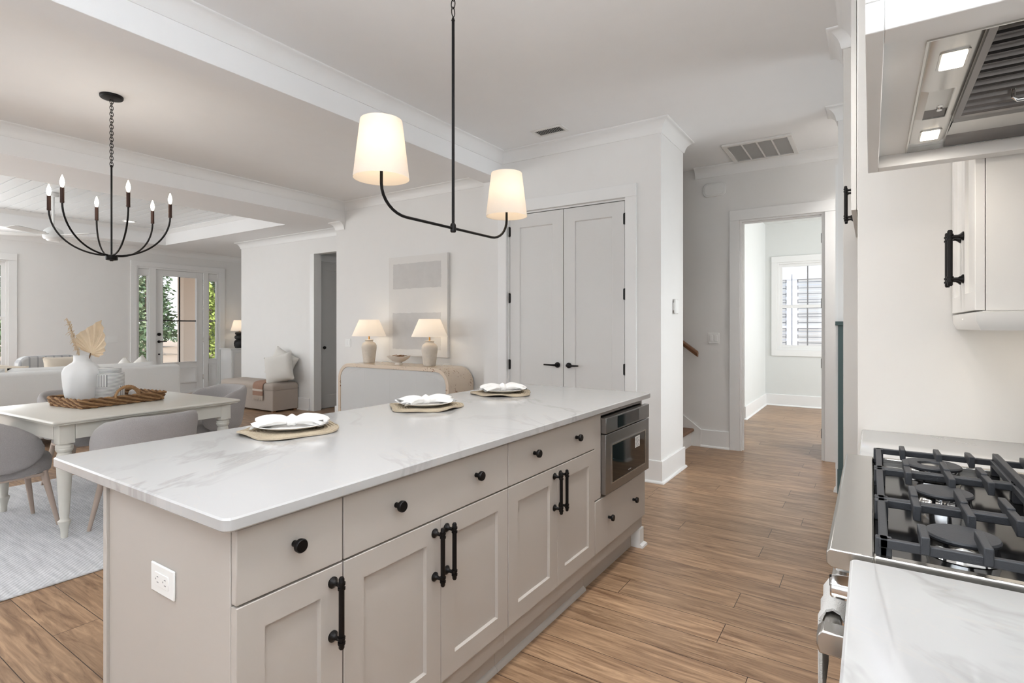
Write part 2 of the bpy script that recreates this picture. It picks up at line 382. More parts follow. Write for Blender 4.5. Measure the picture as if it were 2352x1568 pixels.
crown('trim_1', [(-3.09,-3.2),(-3.09,4.48),(-1.47,4.48),(-1.47,5.12),(-1.62,5.12)], CE)
crown('trim_2', [(-6.17,-3.2),(-6.17,5.05),(-3.32,5.05),(-3.32,4.48),(-3.32,-3.2)], CE)
crown('trim_3', [(-11.3,-3.2),(-11.3,6.9),(-9.27,6.9),(-9.27,5.33),(-6.35,5.33),(-6.35,5.05),(-6.17,5.05)], CL)
crown('trim_4', [(-1.62,6.12),(.6,6.12)], CE)
crown('trim_5', [(.6,5.12),(-.218,5.12),(-.218,5.0),(1.6,5.0)], CE)
crown('trim_6', [(.6,3.98),(-.136,3.98),(-.136,3.72),(-.075,3.72),(-.075,2.83),(-.044,2.82),(-.044,2.52)], CE)
struct(G().sweep([(-10.65,.43),(-10.65,4.71),(-7.05,4.71),(-7.05,.43)], [(0,2.985),(.01,2.985),(.018,3.0),(.04,3.03),(.05,3.036),(.05,3.05),(0,3.05)], True).build('trim_7','trim'))

# walls
g = G(); g.box(-3.32,-3.03,4.48,4.6,0,CE); g.box(-1.78,-1.47,4.48,4.6,0,CE); g.box(-3.03,-1.78,4.48,4.6,2.44,CE)
g.box(-1.59,-1.47,4.6,5.12,0,CE); g.box(-3.32,-3.2,4.6,5.05,0,CE); struct(g.build('wall_pantry','wall'))
g = G(); g.box(-6.35,-3.32,5.05,5.17,0,CE); g.box(-6.35,-6.23,5.17,5.33,0,CE); struct(g.build('wall_dining','wall'))
g = G(); g.box(-9.27,-7.24,5.33,5.45,0,CE); g.box(-7.24,-6.35,5.33,5.45,2.45,CE); g.box(-6.35,-6.23,5.33,5.45,0,CE)
g.box(-9.27,-9.15,5.45,7.02,0,CE); struct(g.build('wall_living','wall'))
g = G(); g.box(-7.46,-7.34,5.45,8.0,0,CE); g.box(-7.46,-6.0,8.0,8.12,0,CE); g.box(-6.23,-6.11,5.33,8.0,0,CE); struct(g.build('wall_passage','wall'))
g = G(); X0, X1 = -11.42, -11.3
g.box(X0,X1,-3.2,1.55,0,CE); g.box(X0,X1,1.55,2.72,0,.5); g.box(X0,X1,1.55,2.72,2.36,CE); g.box(X0,X1,2.72,4.5,0,CE); g.box(X0,X1,4.5,6.03,2.44,CE); g.box(X0,X1,6.03,7.0,0,CE)
g.box(-11.42,-9.15,6.9,7.02,0,CE); struct(g.build('wall_entry','wall'))
g = G(); g.box(-3.2,-1.16,6.12,6.24,0,CE); g.box(-1.16,-.377,6.12,6.24,2.44,CE); g.box(-.377,.72,6.12,6.24,0,CE); struct(g.build('wall_hall','wall'))
g = G(); g.box(-3.2,-1.59,5.0,5.12,0,CE); g.box(-3.2,-3.08,5.12,6.12,0,CE); struct(g.build('wall_stair','wall'))
g = G(); g.box(.6,.72,-3.2,3.98,0,CE); g.box(.6,.72,5.12,6.12,0,CE); struct(g.build('wall_kitchen','wall'))
g = G(); g.box(-.218,1.6,5.0,5.12,0,CE); struct(g.build('wall_end','wall'))
g = G(); g.box(.72,1.6,3.86,3.98,0,CE); g.box(1.6,1.72,3.86,5.12,0,CE); struct(g.build('wall_side','wall'))  # unseen end wall added to keep the sun out of the passage
g = G(); g.box(-1.9,-1.49,8.2,10.0,0,3.04); g.box(-1.9,-1.78,6.24,8.2,0,3.04); g.box(-1.9,-1.31,10.0,10.12,0,3.04); g.box(-1.31,-.42,10.0,10.12,0,.93); g.box(-1.31,-.42,10.0,10.12,2.385,3.04)
g.box(-.42,2.1,10.0,10.12,0,3.04); g.box(2.0,2.12,6.24,10.0,0,3.04); g.box(-1.9,2.12,6.241,6.26,2.46,3.04); struct(g.build('wall_office','wall_office'))
# unseen wall behind the camera, its openings added and sized for the daylight
g = G(); xs = (-9.9,-7.7,-1.65,-.15); last = -11.42
for a, b in zip(xs[::2], xs[1::2]):
    g.box(last,a,-3.4,-3.25,0,CE); g.box(a,b,-3.4,-3.25,0,.8); g.box(a,b,-3.4,-3.25,2.4,CE); last = b
g.box(last,.72,-3.4,-3.25,0,CE); struct(g.build('wall_rear','wall'))

# baseboards
BASE = [(0,0),(.032,0),(.032,.008),(.026,.018),(.018,.022),(.016,.022),(.016,.185),(.012,.19),(0,.19)]
def base(name, paths):
    g = G()
    for p in paths: g.sweep(p, BASE)
    return struct(g.build(name, 'trim'))
base('baseboard_pantry', [[(-1.68,4.48),(-1.47,4.48),(-1.47,5.12),(-1.62,5.12)]])
base('baseboard_dining', [[(-6.35,5.45),(-6.35,5.05),(-3.32,5.05),(-3.32,4.48),(-3.13,4.48)]])
base('baseboard_living', [[(-9.27,6.9),(-9.27,5.33),(-7.34,5.33)]])
base('baseboard_entry', [[(-11.3,-3.2),(-11.3,4.4)], [(-11.3,6.13),(-11.3,6.9),(-9.27,6.9)]])
base('baseboard_hall', [[(-1.56,6.12),(-1.26,6.12)]])
base('baseboard_passage', [[(-7.34,6.5),(-7.34,8.0)]])
base('baseboard_office', [[(-1.78,8.2),(-1.49,8.2),(-1.49,10.0),(2.0,10.0)]])

def casing(name, axis, plane, a, b, top, out, w=.1, t=.02, head=.11, sill=None, bottom=0):
    """flat casing round an opening; axis 0: plane is y=const, runs in x; axis 1: plane is x=const"""
    g = G()
    def bb(u0,u1,z0,z1,tt):
        p0, p1 = sorted((plane, plane+out*tt))
        if axis == 0: g.box(u0,u1,p0,p1,z0,z1)
        else: g.box(p0,p1,u0,u1,z0,z1)
    bb(a-w,a,bottom,top,t); bb(b,b+w,bottom,top,t); bb(a-w,b+w,top,top+head,t+.003)
    if sill: bb(a-w,b+w,bottom-head,bottom,t+.003)
    return struct(g.build(name, 'trim', bevel=.002))
casing('trim_8', 0, 4.48, -3.03, -1.78, 2.44, -1)
casing('trim_9', 1, -11.3, 4.5, 6.03, 2.44, 1, head=.09)
casing('trim_10', 0, 6.12, -1.16, -.377, 2.44, -1)
casing('trim_11', 1, -11.3, 1.55, 2.72, 2.36, 1, bottom=.5, sill=True)
casing('trim_12', 0, 10.0, -1.31, -.42, 2.385, -1, w=.085, head=.1, bottom=.93, sill=True)
g = G(); g.box(-7.24,-7.228,5.322,5.458,0,2.45); g.box(-7.33,-7.24,5.322,5.33,0,2.45); struct(g.build('trim_13','trim'))

# pantry double doors
def lever(parent, F, s):
    """rosette + lever; F maps (u along the door, v up, n out)"""
    g = G(); g.tube([F(0,0,0),F(0,0,.012)],.026,20); g.tube([F(0,0,.012),F(0,0,.05)],.011,12)
    g.tube([F(0,0,.05),F(s*.03,0,.056),F(s*.12,.002,.056)],[.011,.009,.007],12); return g.build('handle','black',parent)
d = shell('door_1')
g = G(); g.box(-3.03,-3.012,4.5,4.6,0,2.425); g.box(-1.798,-1.78,4.5,4.6,0,2.425); g.box(-3.03,-1.78,4.5,4.6,2.425,2.44); g.build('jamb','trim',d)
bx(-3.012,-1.798,4.56,4.59,0,2.424).build('shade_backing','gap',d)  # black sheet painting the shade in the door gaps
for s, x0, x1 in ((1,-3.009,-2.4085),(-1,-2.4015,-1.801)):
    lf = G().panel(lambda u,v,n,x0=x0:(x0+u,4.535-n,.008+v), x1-x0, 2.41, .035, rails=(.115,.115,.2,.125), deep=.011, sl=.008).build('door_leaf','door',d)
    xe = -2.405-s*.06
    lever(lf, lambda u,v,n,xe=xe:(xe+u,4.5-n,.955+v), -s)
    xh = x0-.002 if s > 0 else x1+.002
    for zc in (.25,.94,1.6,2.26):
        g = G(); g.cyl((xh,4.494,zc-.05),(xh,4.494,zc+.05),.008,n=10); g.box(xh-.004,xh+s*.012,4.494,4.502,zc-.045,zc+.045); g.build('hinge','black',lf)

# hall doorway: open door folded back behind the right jamb
d = shell('door_2')
g = G(); g.box(-1.159,-1.142,6.121,6.239,0,2.44); g.box(-1.142,-.395,6.12,6.24,2.422,2.44); g.box(-.395,-.378,6.121,6.239,0,2.44); g.box(-1.142,-1.13,6.16,6.2,0,2.422); g.box(-.407,-.395,6.13,6.16,0,2.422); g.box(-1.13,-.407,6.16,6.2,2.41,2.422); g.build('jamb','trim',d)
lf = G().panel(lambda u,v,n:(-.405-n+.035,6.25+u,.01+v), .74, 2.4, .035, rails=(.11,.11,.2,.12)).build('door_leaf','door',d)
for zc in (.25,.95,1.55,2.2):
    bx(-.417,-.4,6.205,6.243,zc-.05,zc+.05).build('hinge','black',lf,bevel=.006)

# passage door on the left wall
d = shell('door_3')
lf = G().panel(lambda u,v,n:(-7.34+n,5.5+u,.01+v), .86, 2.33, .02, rails=(.11,.11,.2,.12), deep=.007).build('door_leaf','door',d)
G().ball((-7.28,5.56,.98),.026).build('handle','black',lf)
g = G(); g.box(-7.34,-7.315,5.455,6.46,2.36,2.46); g.box(-7.34,-7.315,6.37,6.46,0,2.36); g.build('casing','trim',d)

# entry door with sidelights
d = shell('door_4')
g = G(); x0, x1 = -11.4, -11.3
for a, b in ((4.5,4.53),(4.715,4.83),(5.71,5.8),(6.0,6.03)): g.box(x0,x1,a,b,0,2.44)
g.box(x0,x1-.001,4.531,5.999,2.405,2.44); g.box(x0,x1-.001,4.531,5.999,0,.03); g.build('frame','trim',d)
def lite(y0,y1,z0,z1,x,fw,name,parent,panels=True,cross=True,mz=None):
    g = G(); ys, ye, zs, ze = y0,y1,.03,2.4
    g.box(x-.045,x,ys,y0+fw,zs,ze); g.box(x-.045,x,y1-fw,ye,zs,ze); g.box(x-.045,x,y0+fw,y1-fw,z1,ze); g.box(x-.045,x,y0+fw,y1-fw,zs,z0)
    g.box(x-.004,x+.01,y0+fw-.02,y0+fw,z0-.02,z1+.02); g.box(x-.004,x+.01,y1-fw,y1-fw+.02,z0-.02,z1+.02); g.box(x-.004,x+.01,y0+fw,y1-fw,z0-.02,z0); g.box(x-.004,x+.01,y0+fw,y1-fw,z1,z1+.02)
    o = g.build(name,'trim',parent,bevel=.002)
    q = G().panel(lambda u,v,n:(x+.0008+n,y0+fw*.9+u,.2+v), y1-y0-fw*1.8, z0-.3, .01, rail=.028, deep=.007, sl=.012); q.build('lower_panel','trim',o)
    bx(x-.024,x-.02,y0+fw,y1-fw,z0,z1).build('pane','glass',o)
    g = G()
    if cross: g.box(x-.03,x-.012,(y0+y1)/2-.011,(y0+y1)/2+.011,z0,z1)
    g.box(x-.03,x-.012,y0+fw,y1-fw,mz-.011,mz+.011); g.build('muntin','blackpot' if cross else 'quiltstripe',o); return o
lite(4.53,4.715,.66,2.27,-11.33,.02,'sidelight',d,cross=False,mz=1.43)
lf = lite(4.835,5.705,.62,2.29,-11.33,.125,'door_leaf',d,mz=1.43)
lite(5.8,6.0,.66,2.25,-11.33,.025,'sidelight',d,cross=False,mz=1.43)
F = lambda u,v,n:(-11.33+n,4.89+u,1.03+v)
lever(lf, F, 1)
G().tube([(-11.33,4.89,1.17),(-11.305,4.89,1.17)],.03,20).build('deadbolt','black',lf)
G().tube([(-11.33,4.89,.79),(-11.31,4.89,.79)],.014,16).build('door_stop','black',lf)
for zc in (.3,1.05,1.7,2.22): G().cyl((-11.315,5.708,zc-.05),(-11.315,5.708,zc+.05),.009,n=10).build('hinge','steel',lf)

# windows
def sash_window(name, F, w, h, mid, cols=1):
    d = shell(name); g = G(); fw = .045
    def B(u0,u1,v0,v1,n0,n1): 
        a, b = F(u0,v0,n0), F(u1,v1,n1); g.box(a[0],b[0],a[1],b[1],a[2],b[2])
    B(0,.03,0,h,-.1,-.001); B(w-.03,w,0,h,-.1,-.001); B(.03,w-.03,h-.03,h,-.1,-.001); B(.03,w-.03,0,.035,-.1,-.001)
    g.build('window_frame','trim',d,bevel=.002)
    for nm, v0, v1, n0 in (('upper_sash',mid,h-.03,-.075),('lower_sash',.035,mid+.04,-.045)):
        g = G(); B(.03,.03+fw,v0,v1,n0,n0+.03); B(w-.03-fw,w-.03,v0,v1,n0,n0+.03); B(.03+fw,w-.03-fw,v1-fw,v1,n0,n0+.03); B(.03+fw,w-.03-fw,v0,v0+fw,n0,n0+.03)
        s = g.build(nm,'trim',d,bevel=.002)
        g = G(); B(.03+fw,w-.03-fw,v0+fw,v1-fw,n0+.013,n0+.016); g.build('pane','glass',s)
        g = G(); B(w/2-.009,w/2+.009,v0+fw,v1-fw,n0+.004,n0+.024); g.build('muntin','quiltstripe',s)
    return d
sash_window('window_1', lambda u,v,n:(-11.3+n,1.55+u,.5+v), 1.17, 1.86, .93)
sash_window('window_2', lambda u,v,n:(-1.31+u,10.0-n,.93+v), .89, 1.455, .70)

# dark teal wainscot on the end wall, with white edge strip
g = G(); g.box(-.218,1.6,4.985,5.0,.19,1.325); g.box(-.236,1.6,4.965,5.0,1.325,1.357); g.sweep([(-.222,5.0),(1.6,5.0)], BASE); struct(g.build('trim_14','teal',bevel=.002))
g = G(); g.box(-.236,-.218,5.0,5.12,.19,2.6); g.sweep([(-.218,5.12),(-.218,5.0)], BASE); struct(g.build('trim_15','trim'))
# stairs
st = shell('trim_16')
for k in range(5):
    x = -1.66-.27*k; z = .19*k
    bx(x-.27,x,5.13,6.11,z,z+.155).build('riser','trim',st)
    bx(x-.27,x+.028,5.13,6.11,z+.157,z+.19).build('tread','oak',st,bevel=.01)
G().prism([(-1.56,.19),(-1.76,.335),(-3.0,1.2),(-3.0,.93),(-1.66,0),(-1.56,0)],1,6.1,6.12).build('skirt','trim',st)

# outside: ground, porch, column
struct(bx(-70,-11.43,-40,60,-.5,-.32).build('ground','straw')); struct(bx(-16,12,10.3,40,-.5,-.32).build('ground.001','straw'))
struct(bx(-14.2,-11.43,1.5,9,-.32,-.03).build('porch_floor','porch',bevel=.01))
# ------------------------------------------------------------------ kitchen
def knob(parent, p, d=(1,0,0), m='black', s=1.0):
    p = Vector(p); d = Vector(d)
    return G().tube([p, p+d*.004*s, p+d*.014*s, p+d*.02*s, p+d*.028*s, p+d*.031*s],[.008*s,.0075*s,.0075*s,.016*s,.0165*s,.0145*s],20).build('knob', m, parent)
def pull(parent, p, d=(1,0,0), half=.09, post=.068):
    """vertical bar pull with two flared posts; d points out of the door"""
    p = Vector(p); d = Vector(d); g = G(); z = Vector((0,0,1)); a = p+d*.034
    g.tube([a-z*half, a-z*(half-.004), a-z*(half-.02), a+z*(half-.02), a+z*(half-.004), a+z*half],[.005,.0072,.0072,.0072,.0072,.005],14)
    for s in (-1,1):
        b = p+z*s*post
        g.tube([b, b+d*.003, b+d*.008, b+d*.014, b+d*.03],[.0145,.0145,.009,.0055,.0055],16)
        for k in (-.006,.006): g.tube([a+z*(s*post+k-.003), a+z*(s*post+k+.003)],.0095,14)
    return g.build('handle','black',parent)
XF = -1.157     # island cabinet box front; fronts stand 20 mm proud
def front(kind, name, parent, y0, y1, z0, z1, m='greige', rail=.066):
    if kind == 'slab': return bx(XF+.001,XF+.021,y0,y1,z0,z1).build(name, m, parent, bevel=.0025)
    return G().panel(lambda u,v,n:(XF+.001+n,y0+u,z0+v), y1-y0, z1-z0, .02, rail=rail, deep=.01).build(name, m, parent)
def unit(label, y0, y1):
    t = thing('base_cabinet', label, 'cabinet', group='island base cabinets')
    bx(-1.77,XF,y0,y1,.11,.884).build('body','greige',t)
    bx(-1.75,-1.2,y0,y1,0,.1095).build('toe_kick','greige',t)
    G().sweep([(-1.2,y0),(-1.2,y1)], [(0,0),(.016,0),(.014,.01),(.005,.018),(0,.02)]).build('shoe_moulding','greige',t); return t
U = [.662,.925,1.688,2.455,3.165]
gp = .0022
t = unit('narrow greige island cabinet with one drawer over one door, nearest the end panel', U[0]+.001, U[1]-.0005)
dr = front('slab','drawer',t,.642,U[1]-gp,.713,.876); knob(dr,(XF+.021,.783,.803))
dr = front('shaker','door',t,.642,U[1]-gp,.185,.708); pull(dr,(XF+.021,.892,.6))
t = unit('wide greige island cabinet with one long drawer over two doors, beside the narrow one', U[1]+.0005, U[2]-.0005)
dr = front('slab','drawer',t,U[1]+gp,U[2]-gp,.713,.876); knob(dr,(XF+.021,1.112,.804)); knob(dr,(XF+.021,1.488,.804))
for a, b, yp in ((U[1]+gp,1.3065-gp/2,1.276),(1.3065+gp/2,U[2]-gp,1.332)): dd = front('shaker','door',t,a,b,.185,.708); pull(dd,(XF+.021,yp,.603))
t = unit('greige island cabinet with a drawer over two doors, next to the microwave cabinet', U[2]+.0005, U[3]-.0005)
dr = front('slab','drawer',t,U[2]+gp,U[3]-gp,.713,.876); knob(dr,(XF+.021,1.875,.805)); knob(dr,(XF+.021,2.248,.805))
for a, b, yp in ((U[2]+gp,2.0715-gp/2,2.043),(2.0715+gp/2,U[3]-gp,2.095)): dd = front('shaker','door',t,a,b,.185,.708); pull(dd,(XF+.021,yp,.604))
t = thing('base_cabinet','greige island cabinet holding the microwave drawer, with a low drawer and corner foot','cabinet',group='island base cabinets')
g = G(); g.box(-1.77,XF,U[3]+.0005,3.165,.11,.46); g.box(-1.77,-1.6,U[3]+.0005,3.165,.46,.884); g.box(-1.6,XF,U[3]+.0005,2.535,.46,.884); g.box(-1.6,XF,3.15,3.165,.46,.884); g.box(-1.6,XF,2.535,3.15,.858,.884); g.build('body','greige',t)
bx(XF,XF+.018,U[3]+.001,2.53,.452,.884).build('filler','greige',t,bevel=.002)
g = G(); g.box(-1.75,-1.2,U[3]+.0005,3.1,0,.1095); g.build('toe_kick','greige',t)
g = G(); g.box(-1.75,-1.145,3.1,3.165,0,.1095); g.sweep([(-1.2,3.09),(-1.145,3.1),(-1.145,3.165),(-1.75,3.165)][1:], [(0,0),(.018,0),(.016,.012),(.006,.02),(0,.022)]); g.build('foot','trim',t)
dr = front('slab','drawer',t,U[3]+gp,3.163,.185,.446); knob(dr,(XF+.021,2.62,.328)); knob(dr,(XF+.021,2.965,.328))
t = thing('island_end_panel','greige end panel of the island facing the camera','panel')
g = G(); g.box(-1.775,-1.157,.64,.6605,0,.884); g.build('panel','greige',t,bevel=.002)
g = G(); g.box(-1.795,-1.775,.632,.662,0,.884); g.build('corner_post','greige',t,bevel=.002)
t = thing('island_back_panel','greige back panel closing the seating side of the island','panel')
g = G(); g.box(-1.79,-1.776,.6625,3.165,0,.884); g.build('panel','greige',t)
# worktop
g = G(); poly = rrect(.99,2.6,.022,6,-1.606,1.905); e = .004
rings = [[(x,y,z) for x,y in rrect(.99-2*k,2.6-2*k,max(.004,.022-k),6,-1.606,1.905)] for k,z in ((e,.885),(0,.885+e),(0,.915-e),(e,.915))]
g.loft(rings); tag(g.build('island_worktop','quartz'),'white quartz island worktop with grey veins','countertop')
# outlet on the island end
def plate(name, label, cat, F, w, h, kind, n=1, m='plastic'):
    t = thing(name, label, cat)
    g = G()
    def P(u,v,k): return F(u,v,k)
    def bb(u0,u1,v0,v1,k0,k1,g):
        a, b = F(u0,v0,k0), F(u1,v1,k1); g.box(a[0],b[0],a[1],b[1],a[2],b[2])
    bb(-w/2,w/2,-h/2,h/2,0,.006,g); g.build('cover_plate',m,t,bevel=.003)
    for k in range(n):
        uc = (k-(n-1)/2)*.046
        g = G()
        if kind == 'rocker':
            bb(uc-.016,uc+.016,-.033,.033,.0055,.0085,g); g.build('rocker',m,t,bevel=.002)
        else:
            bb(uc-.017,uc+.017,-.034,.034,.0055,.0075,g); o = g.build('receptacle',m,t,bevel=.004)
            for vv in (-.019,.019):
                q = G(); bb(uc-.009,uc+.009,vv-.012,vv+.007,.0074,.0077,q); sk = q.build('socket',m,o)
                q = G(); bb(uc-.008,uc-.0055,vv-.004,vv+.005,.0076,.0079,q); bb(uc+.0055,uc+.008,vv-.004,vv+.004,.0076,.0079,q); bb(uc-.002,uc+.002,vv-.012,vv-.008,.0076,.0079,q)
                q.build('slots','quiltstripe',sk)
    return t
plate('power_outlet','white power outlet mounted sideways on the island end panel','outlet',lambda u,v,n:(-1.453+v,.64-n,.69+u),.072,.118,'outlet',1)
plate('light_switch','white two-rocker light switch on the hall wall left of the doorway','switch',lambda u,v,n:(-1.427+u,6.12-n,1.19+v),.118,.118,'rocker',2)
plate('light_switch','white light switch on the dining wall left of the sideboard lamps','switch',lambda u,v,n:(-6.1+u,5.05-n,1.09+v),.118,.118,'rocker',2)
plate('light_switch','white three-rocker light switch on the entry wall behind the palm leaf','switch',lambda u,v,n:(-11.3+n,4.12+u,1.085+v),.165,.118,'rocker',3)
t = thing('thermostat','small white thermostat box on the side of the pantry wall','thermostat')
bx(-1.47,-1.455,4.87,4.94,1.44,1.55).build('wall_plate','plastic',t,bevel=.003); bx(-1.456,-1.435,4.79,4.865,1.43,1.56).build('display_case','plastic',t,bevel=.008)
bx(-1.469,-1.455,4.8,4.88,1.46,1.53).build('mount','plastic',t)
t = thing('door_chime','rounded white chime box high on the hall wall','chime box')
def rr(w,h,r,cx,cz): return rrect(w,h,r,6,cx,cz)
G().prism(rr(.235,.145,.045,-1.415,2.8),1,6.095,6.12).build('case','plastic',t,bevel=.006); G().prism(rr(.2,.115,.035,-1.415,2.8),1,6.088,6.095).build('cover','plastic',t,bevel=.003)

# microwave drawer
t = thing('microwave_drawer','stainless drawer microwave with dark window built into the island','microwave')
bx(-1.59,-1.14,2.542,3.143,.47,.85).build('case','microsteel',t)
fx = -1.112
bx(-1.14,fx+.002,2.532,3.163,.775,.853).build('control_panel','microsteel',t,bevel=.002)
bx(fx+.002,fx+.0035,2.68,2.99,.784,.846).build('display','darkglass',t)
o = bx(-1.14,fx,2.532,3.163,.466,.769).build('drawer_front','microsteel',t,bevel=.002)
bx(fx,fx+.002,2.605,3.09,.515,.705).build('window','darkglass',o)
g = G(); g.box(fx,fx+.004,2.598,3.097,.705,.711); g.box(fx,fx+.004,2.598,3.097,.509,.515); g.box(fx,fx+.004,2.598,2.605,.515,.705); g.box(fx,fx+.004,3.09,3.097,.515,.705); g.build('window_trim','steel',o)
s = bx(fx+.002,fx+.0026,2.93,3.005,.632,.694).build('sticker','plastic',o)
g = G()
for i in range(7): g.box(fx+.0026,fx+.003,2.936,2.998-.01*(i%3),.638+i*.0075,.6405+i*.0075)
g.build('printed_lines','quiltstripe',s)
bx(fx+.002,fx+.0026,2.83,2.87,.53,.534).build('logo_mark','quiltstripe',o)

# place settings on the island
def placemat(label, c, rot, grp='placemats on the island'):
    t = thing('placemat', label, 'placemat', (c[0],c[1],.9155), rot)
    n, m = 96, 14; rings = []
    def h(r, a): 
        k = sstep(.6,1,r); return .006 + .011*k*(1+math.sin(5*a+.6))/2*(.6+.4*math.sin(2*a)) 
    def rad(a): return .178+.011*math.sin(5*a+2.0)+.006*math.sin(3*a)
    top = [[(rad(a)*r*math.cos(a), rad(a)*r*math.sin(a), h(r,a)) for a in [2*PI*i/n for i in range(n)]] for r in [.03]+[k/m for k in range(1,m+1)]]
    bot = [[(x,y,z-.0045) for x,y,z in r] for r in top][::-1]
    G().loft(top+bot).build('woven_disc','mat',t,sharp=60)
    g = G()
    for k in range(4,15): g.tube([(rad(a)*k/14.2*math.cos(a), rad(a)*k/14.2*math.sin(a), h(k/14.2,a)+.0008) for a in [2*PI*i/60 for i in range(60)]],.0022,6,closed=True)
    g.build('coil','mat',t)
    return t
def plate_stack(label, c):
    t = tag(G().lathe([(.02,0),(.07,0),(.074,.003),(.082,.003),(.118,.014),(.135,.02),(.1365,.0215),(.135,.0228),(.115,.017),(.085,.0075),(.02,.0065)],n=64).build('dinner_plate','plate'),label,'plate'); t.location = (c[0],c[1],.9225); return t
def napkin(label, c, rot, seed, size=1.0):
    t = thing('napkin', label, 'napkin', (c[0],c[1],.933), rot)
    rnd = random.Random(seed)
    def wing(s):
        rings = []; n = 40; ph = rnd.random()*6
        for k in range(15):
            x = s*(.014+.105*k/14*size); f = k/14; w = .016+.058*f**.8; hh = .024+.012*math.sin(f*PI)-.008*f
            ring = []
            for i in range(n):
                a = 2*PI*i/n; rp = 1+.16*f*math.sin(7*a+ph+2.2*f)+.08*math.sin(3*a+ph+5*f)
                px, py, pz = x+.018*f*math.sin(5*a+ph), w*math.cos(a)*rp, .004+hh*.62+hh*.6*math.sin(a)*rp+.006*f*math.sin(9*a+3*f)
                ring.append((px,py,max(.0005+.002*abs(math.sin(a)),pz)))
            rings.append(ring)
        return G().loft(rings)
    wing(1).build('folded_end','linen',t,sharp=80); wing(-1).build('folded_end','linen',t,sharp=80)
    rings = []
    for k in range(13):
        b = PI*k/12
        rings.append([(.024*max(.05,math.sin(b))*math.cos(a)*(1+.12*math.sin(4*a+b*3)), -.029*math.cos(b), .021+.022*max(.05,math.sin(b))*math.sin(a)*(1+.12*math.sin(5*a))) for a in [2*PI*i/24 for i in range(24)]])
    G().loft(rings).build('knot','linen',t,sharp=80); return t
for pos, cc, rot in (('nearest the camera',(-1.86,1.262),.5),('in the middle of the island',(-1.84,1.998),2.3),('farthest along the island',(-1.835,2.665),1.2)):
    placemat('wavy-edged woven seagrass placemat '+pos, cc, rot)['group'] = 'placemats on the island'
    cp = (cc[0]-.01, cc[1]+.015)
    plate_stack('round white dinner plate '+pos, cp)['group'] = 'plates on the island'
    napkin('knotted white linen napkin on the plate '+pos, cp, .75+rot*.15, int(rot*10))['group'] = 'napkins on the plates'

# pendant over the island
t = thing('linear_pendant','black two-arm pendant with white shades hanging over the island','pendant light',(-1.6,1.924,0))
G().lathe([(.005,3.02),(.06,3.022),(.064,3.03),(.064,3.0495),(.005,3.05)],n=32).build('canopy','black',t)
g = G()
for i in range(8):
    zc = 2.76+i*.036
    g.tube([( .011*math.cos(a)*(i%2), .011*math.cos(a)*((i+1)%2), zc+.022*math.sin(a)) for a in [2*PI*k/16 for k in range(16)]],.0024,6,closed=True)
g.build('chain','black',t)
G().tube([(0,0,2.735),(0,0,2.72),(0,0,2.719),(0,0,1.768)],[.004,.009,.0068,.0068],12).build('rod','black',t)
G().tube([(0,0,1.748),(0,0,1.752),(0,0,1.782),(0,0,1.79)],[.01,.0135,.0135,.009],16).build('hub','black',t)
for s in (-1,1):
    pts = [(0,0,1.767),(0,s*.3,1.767)]+[(0,s*(.3+.1375*math.sin(a)),1.767+.11*(1-math.cos(a))) for a in [PI/2*k/8 for k in range(1,9)]]+[(0,s*.4375,1.93)]
    arm = G().tube(pts,.0062,12).build('arm','black',t)
    G().tube([(0,s*.4375,1.93),(0,s*.4375,1.985)],.013,14).build('socket','plastic',arm)
    G().ball((0,s*.4375,2.02),.026,rz=.035).build('light_bulb','bulb',arm)
    sh = G().loft([[(r*math.cos(a), s*.4375+r*math.sin(a), z) for a in [2*PI*i/48 for i in range(48)]] for r, z in ((.1085,1.895),(.081,2.122),(.0795,2.122),(.107,1.896))],loop=True).build('lamp_shade','shade',t)
    lamp('pendant_glow','POINT',(-1.6,1.924+s*.4375,2.02),(0,0,0),.36,(1,.91,.82),.03)

# range
t = thing('gas_range','stainless gas range with black cast iron grates set between the white worktops','range')
Y0, Y1 = 1.118, 1.985
bx(.0,.56,Y0,Y1,.1,.905).build('body','steel',t,bevel=.003)
g = G(); g.prism([(-.062,.9195),(-.067,.914),(-.067,.893),(-.06,.887),(0,.884),(.004,.9195)],1,Y0,Y1); g.build('bullnose','steel',t,bevel=.002)
g = G(); g.box(.004,.575,Y0,Y0+.02,.9,.921); g.box(.004,.575,Y1-.02,Y1,.9,.921); g.box(.55,.575,Y0,Y1,.9,.96); g.build('cooktop_rim','steel',t,bevel=.003)
bx(.004,.555,Y0+.018,Y1-.018,.895,.908).build('cooktop','blackgloss',t,bevel=.004)
bx(-.012,.0,Y0,Y1,.76,.885).build('control_panel','steel',t,bevel=.002)
for k in range(6):
    y = Y0+.085+k*.139
    kb = G().tube([(-.012,y,.82),(-.02,y,.82),(-.021,y,.82),(-.03,y,.82),(-.031,y,.82),(-.062,y,.82),(-.065,y,.82)],[.033,.032,.028,.027,.023,.021,.018],28).build('knob','chrome',t)
    bx(-.0665,-.063,y-.003,y+.003,.82,.84).build('pointer','black',kb)
od = bx(-.025,-.0005,Y0+.004,Y1-.004,.2,.752).build('oven_door','steel',t,bevel=.004)
bx(-.0265,-.024,Y0+.12,Y1-.12,.3,.62).build('oven_window','darkglass',od)
hd = G().tube([(-.062,Y0+.03,.735),(-.062,Y1-.03,.735)],.015,18).build('oven_handle','steel',od)
for y in (Y0+.045,Y1-.045):
    G().prism([(-.08,.716),(-.084,.73),(-.084,.748),(-.076,.758),(-.025,.758),(-.025,.714)],1,y-.022,y+.022).build('bracket','steel',hd,bevel=.003)
bx(-.01,.02,Y0+.004,Y1-.004,.1,.19).build('kick_panel','steel',t,bevel=.002)
for x in (.05,.5):
    for y in (Y0+.05,Y1-.05): G().cyl((x,y,0),(x,y,.1),.018).build('foot','black',t)
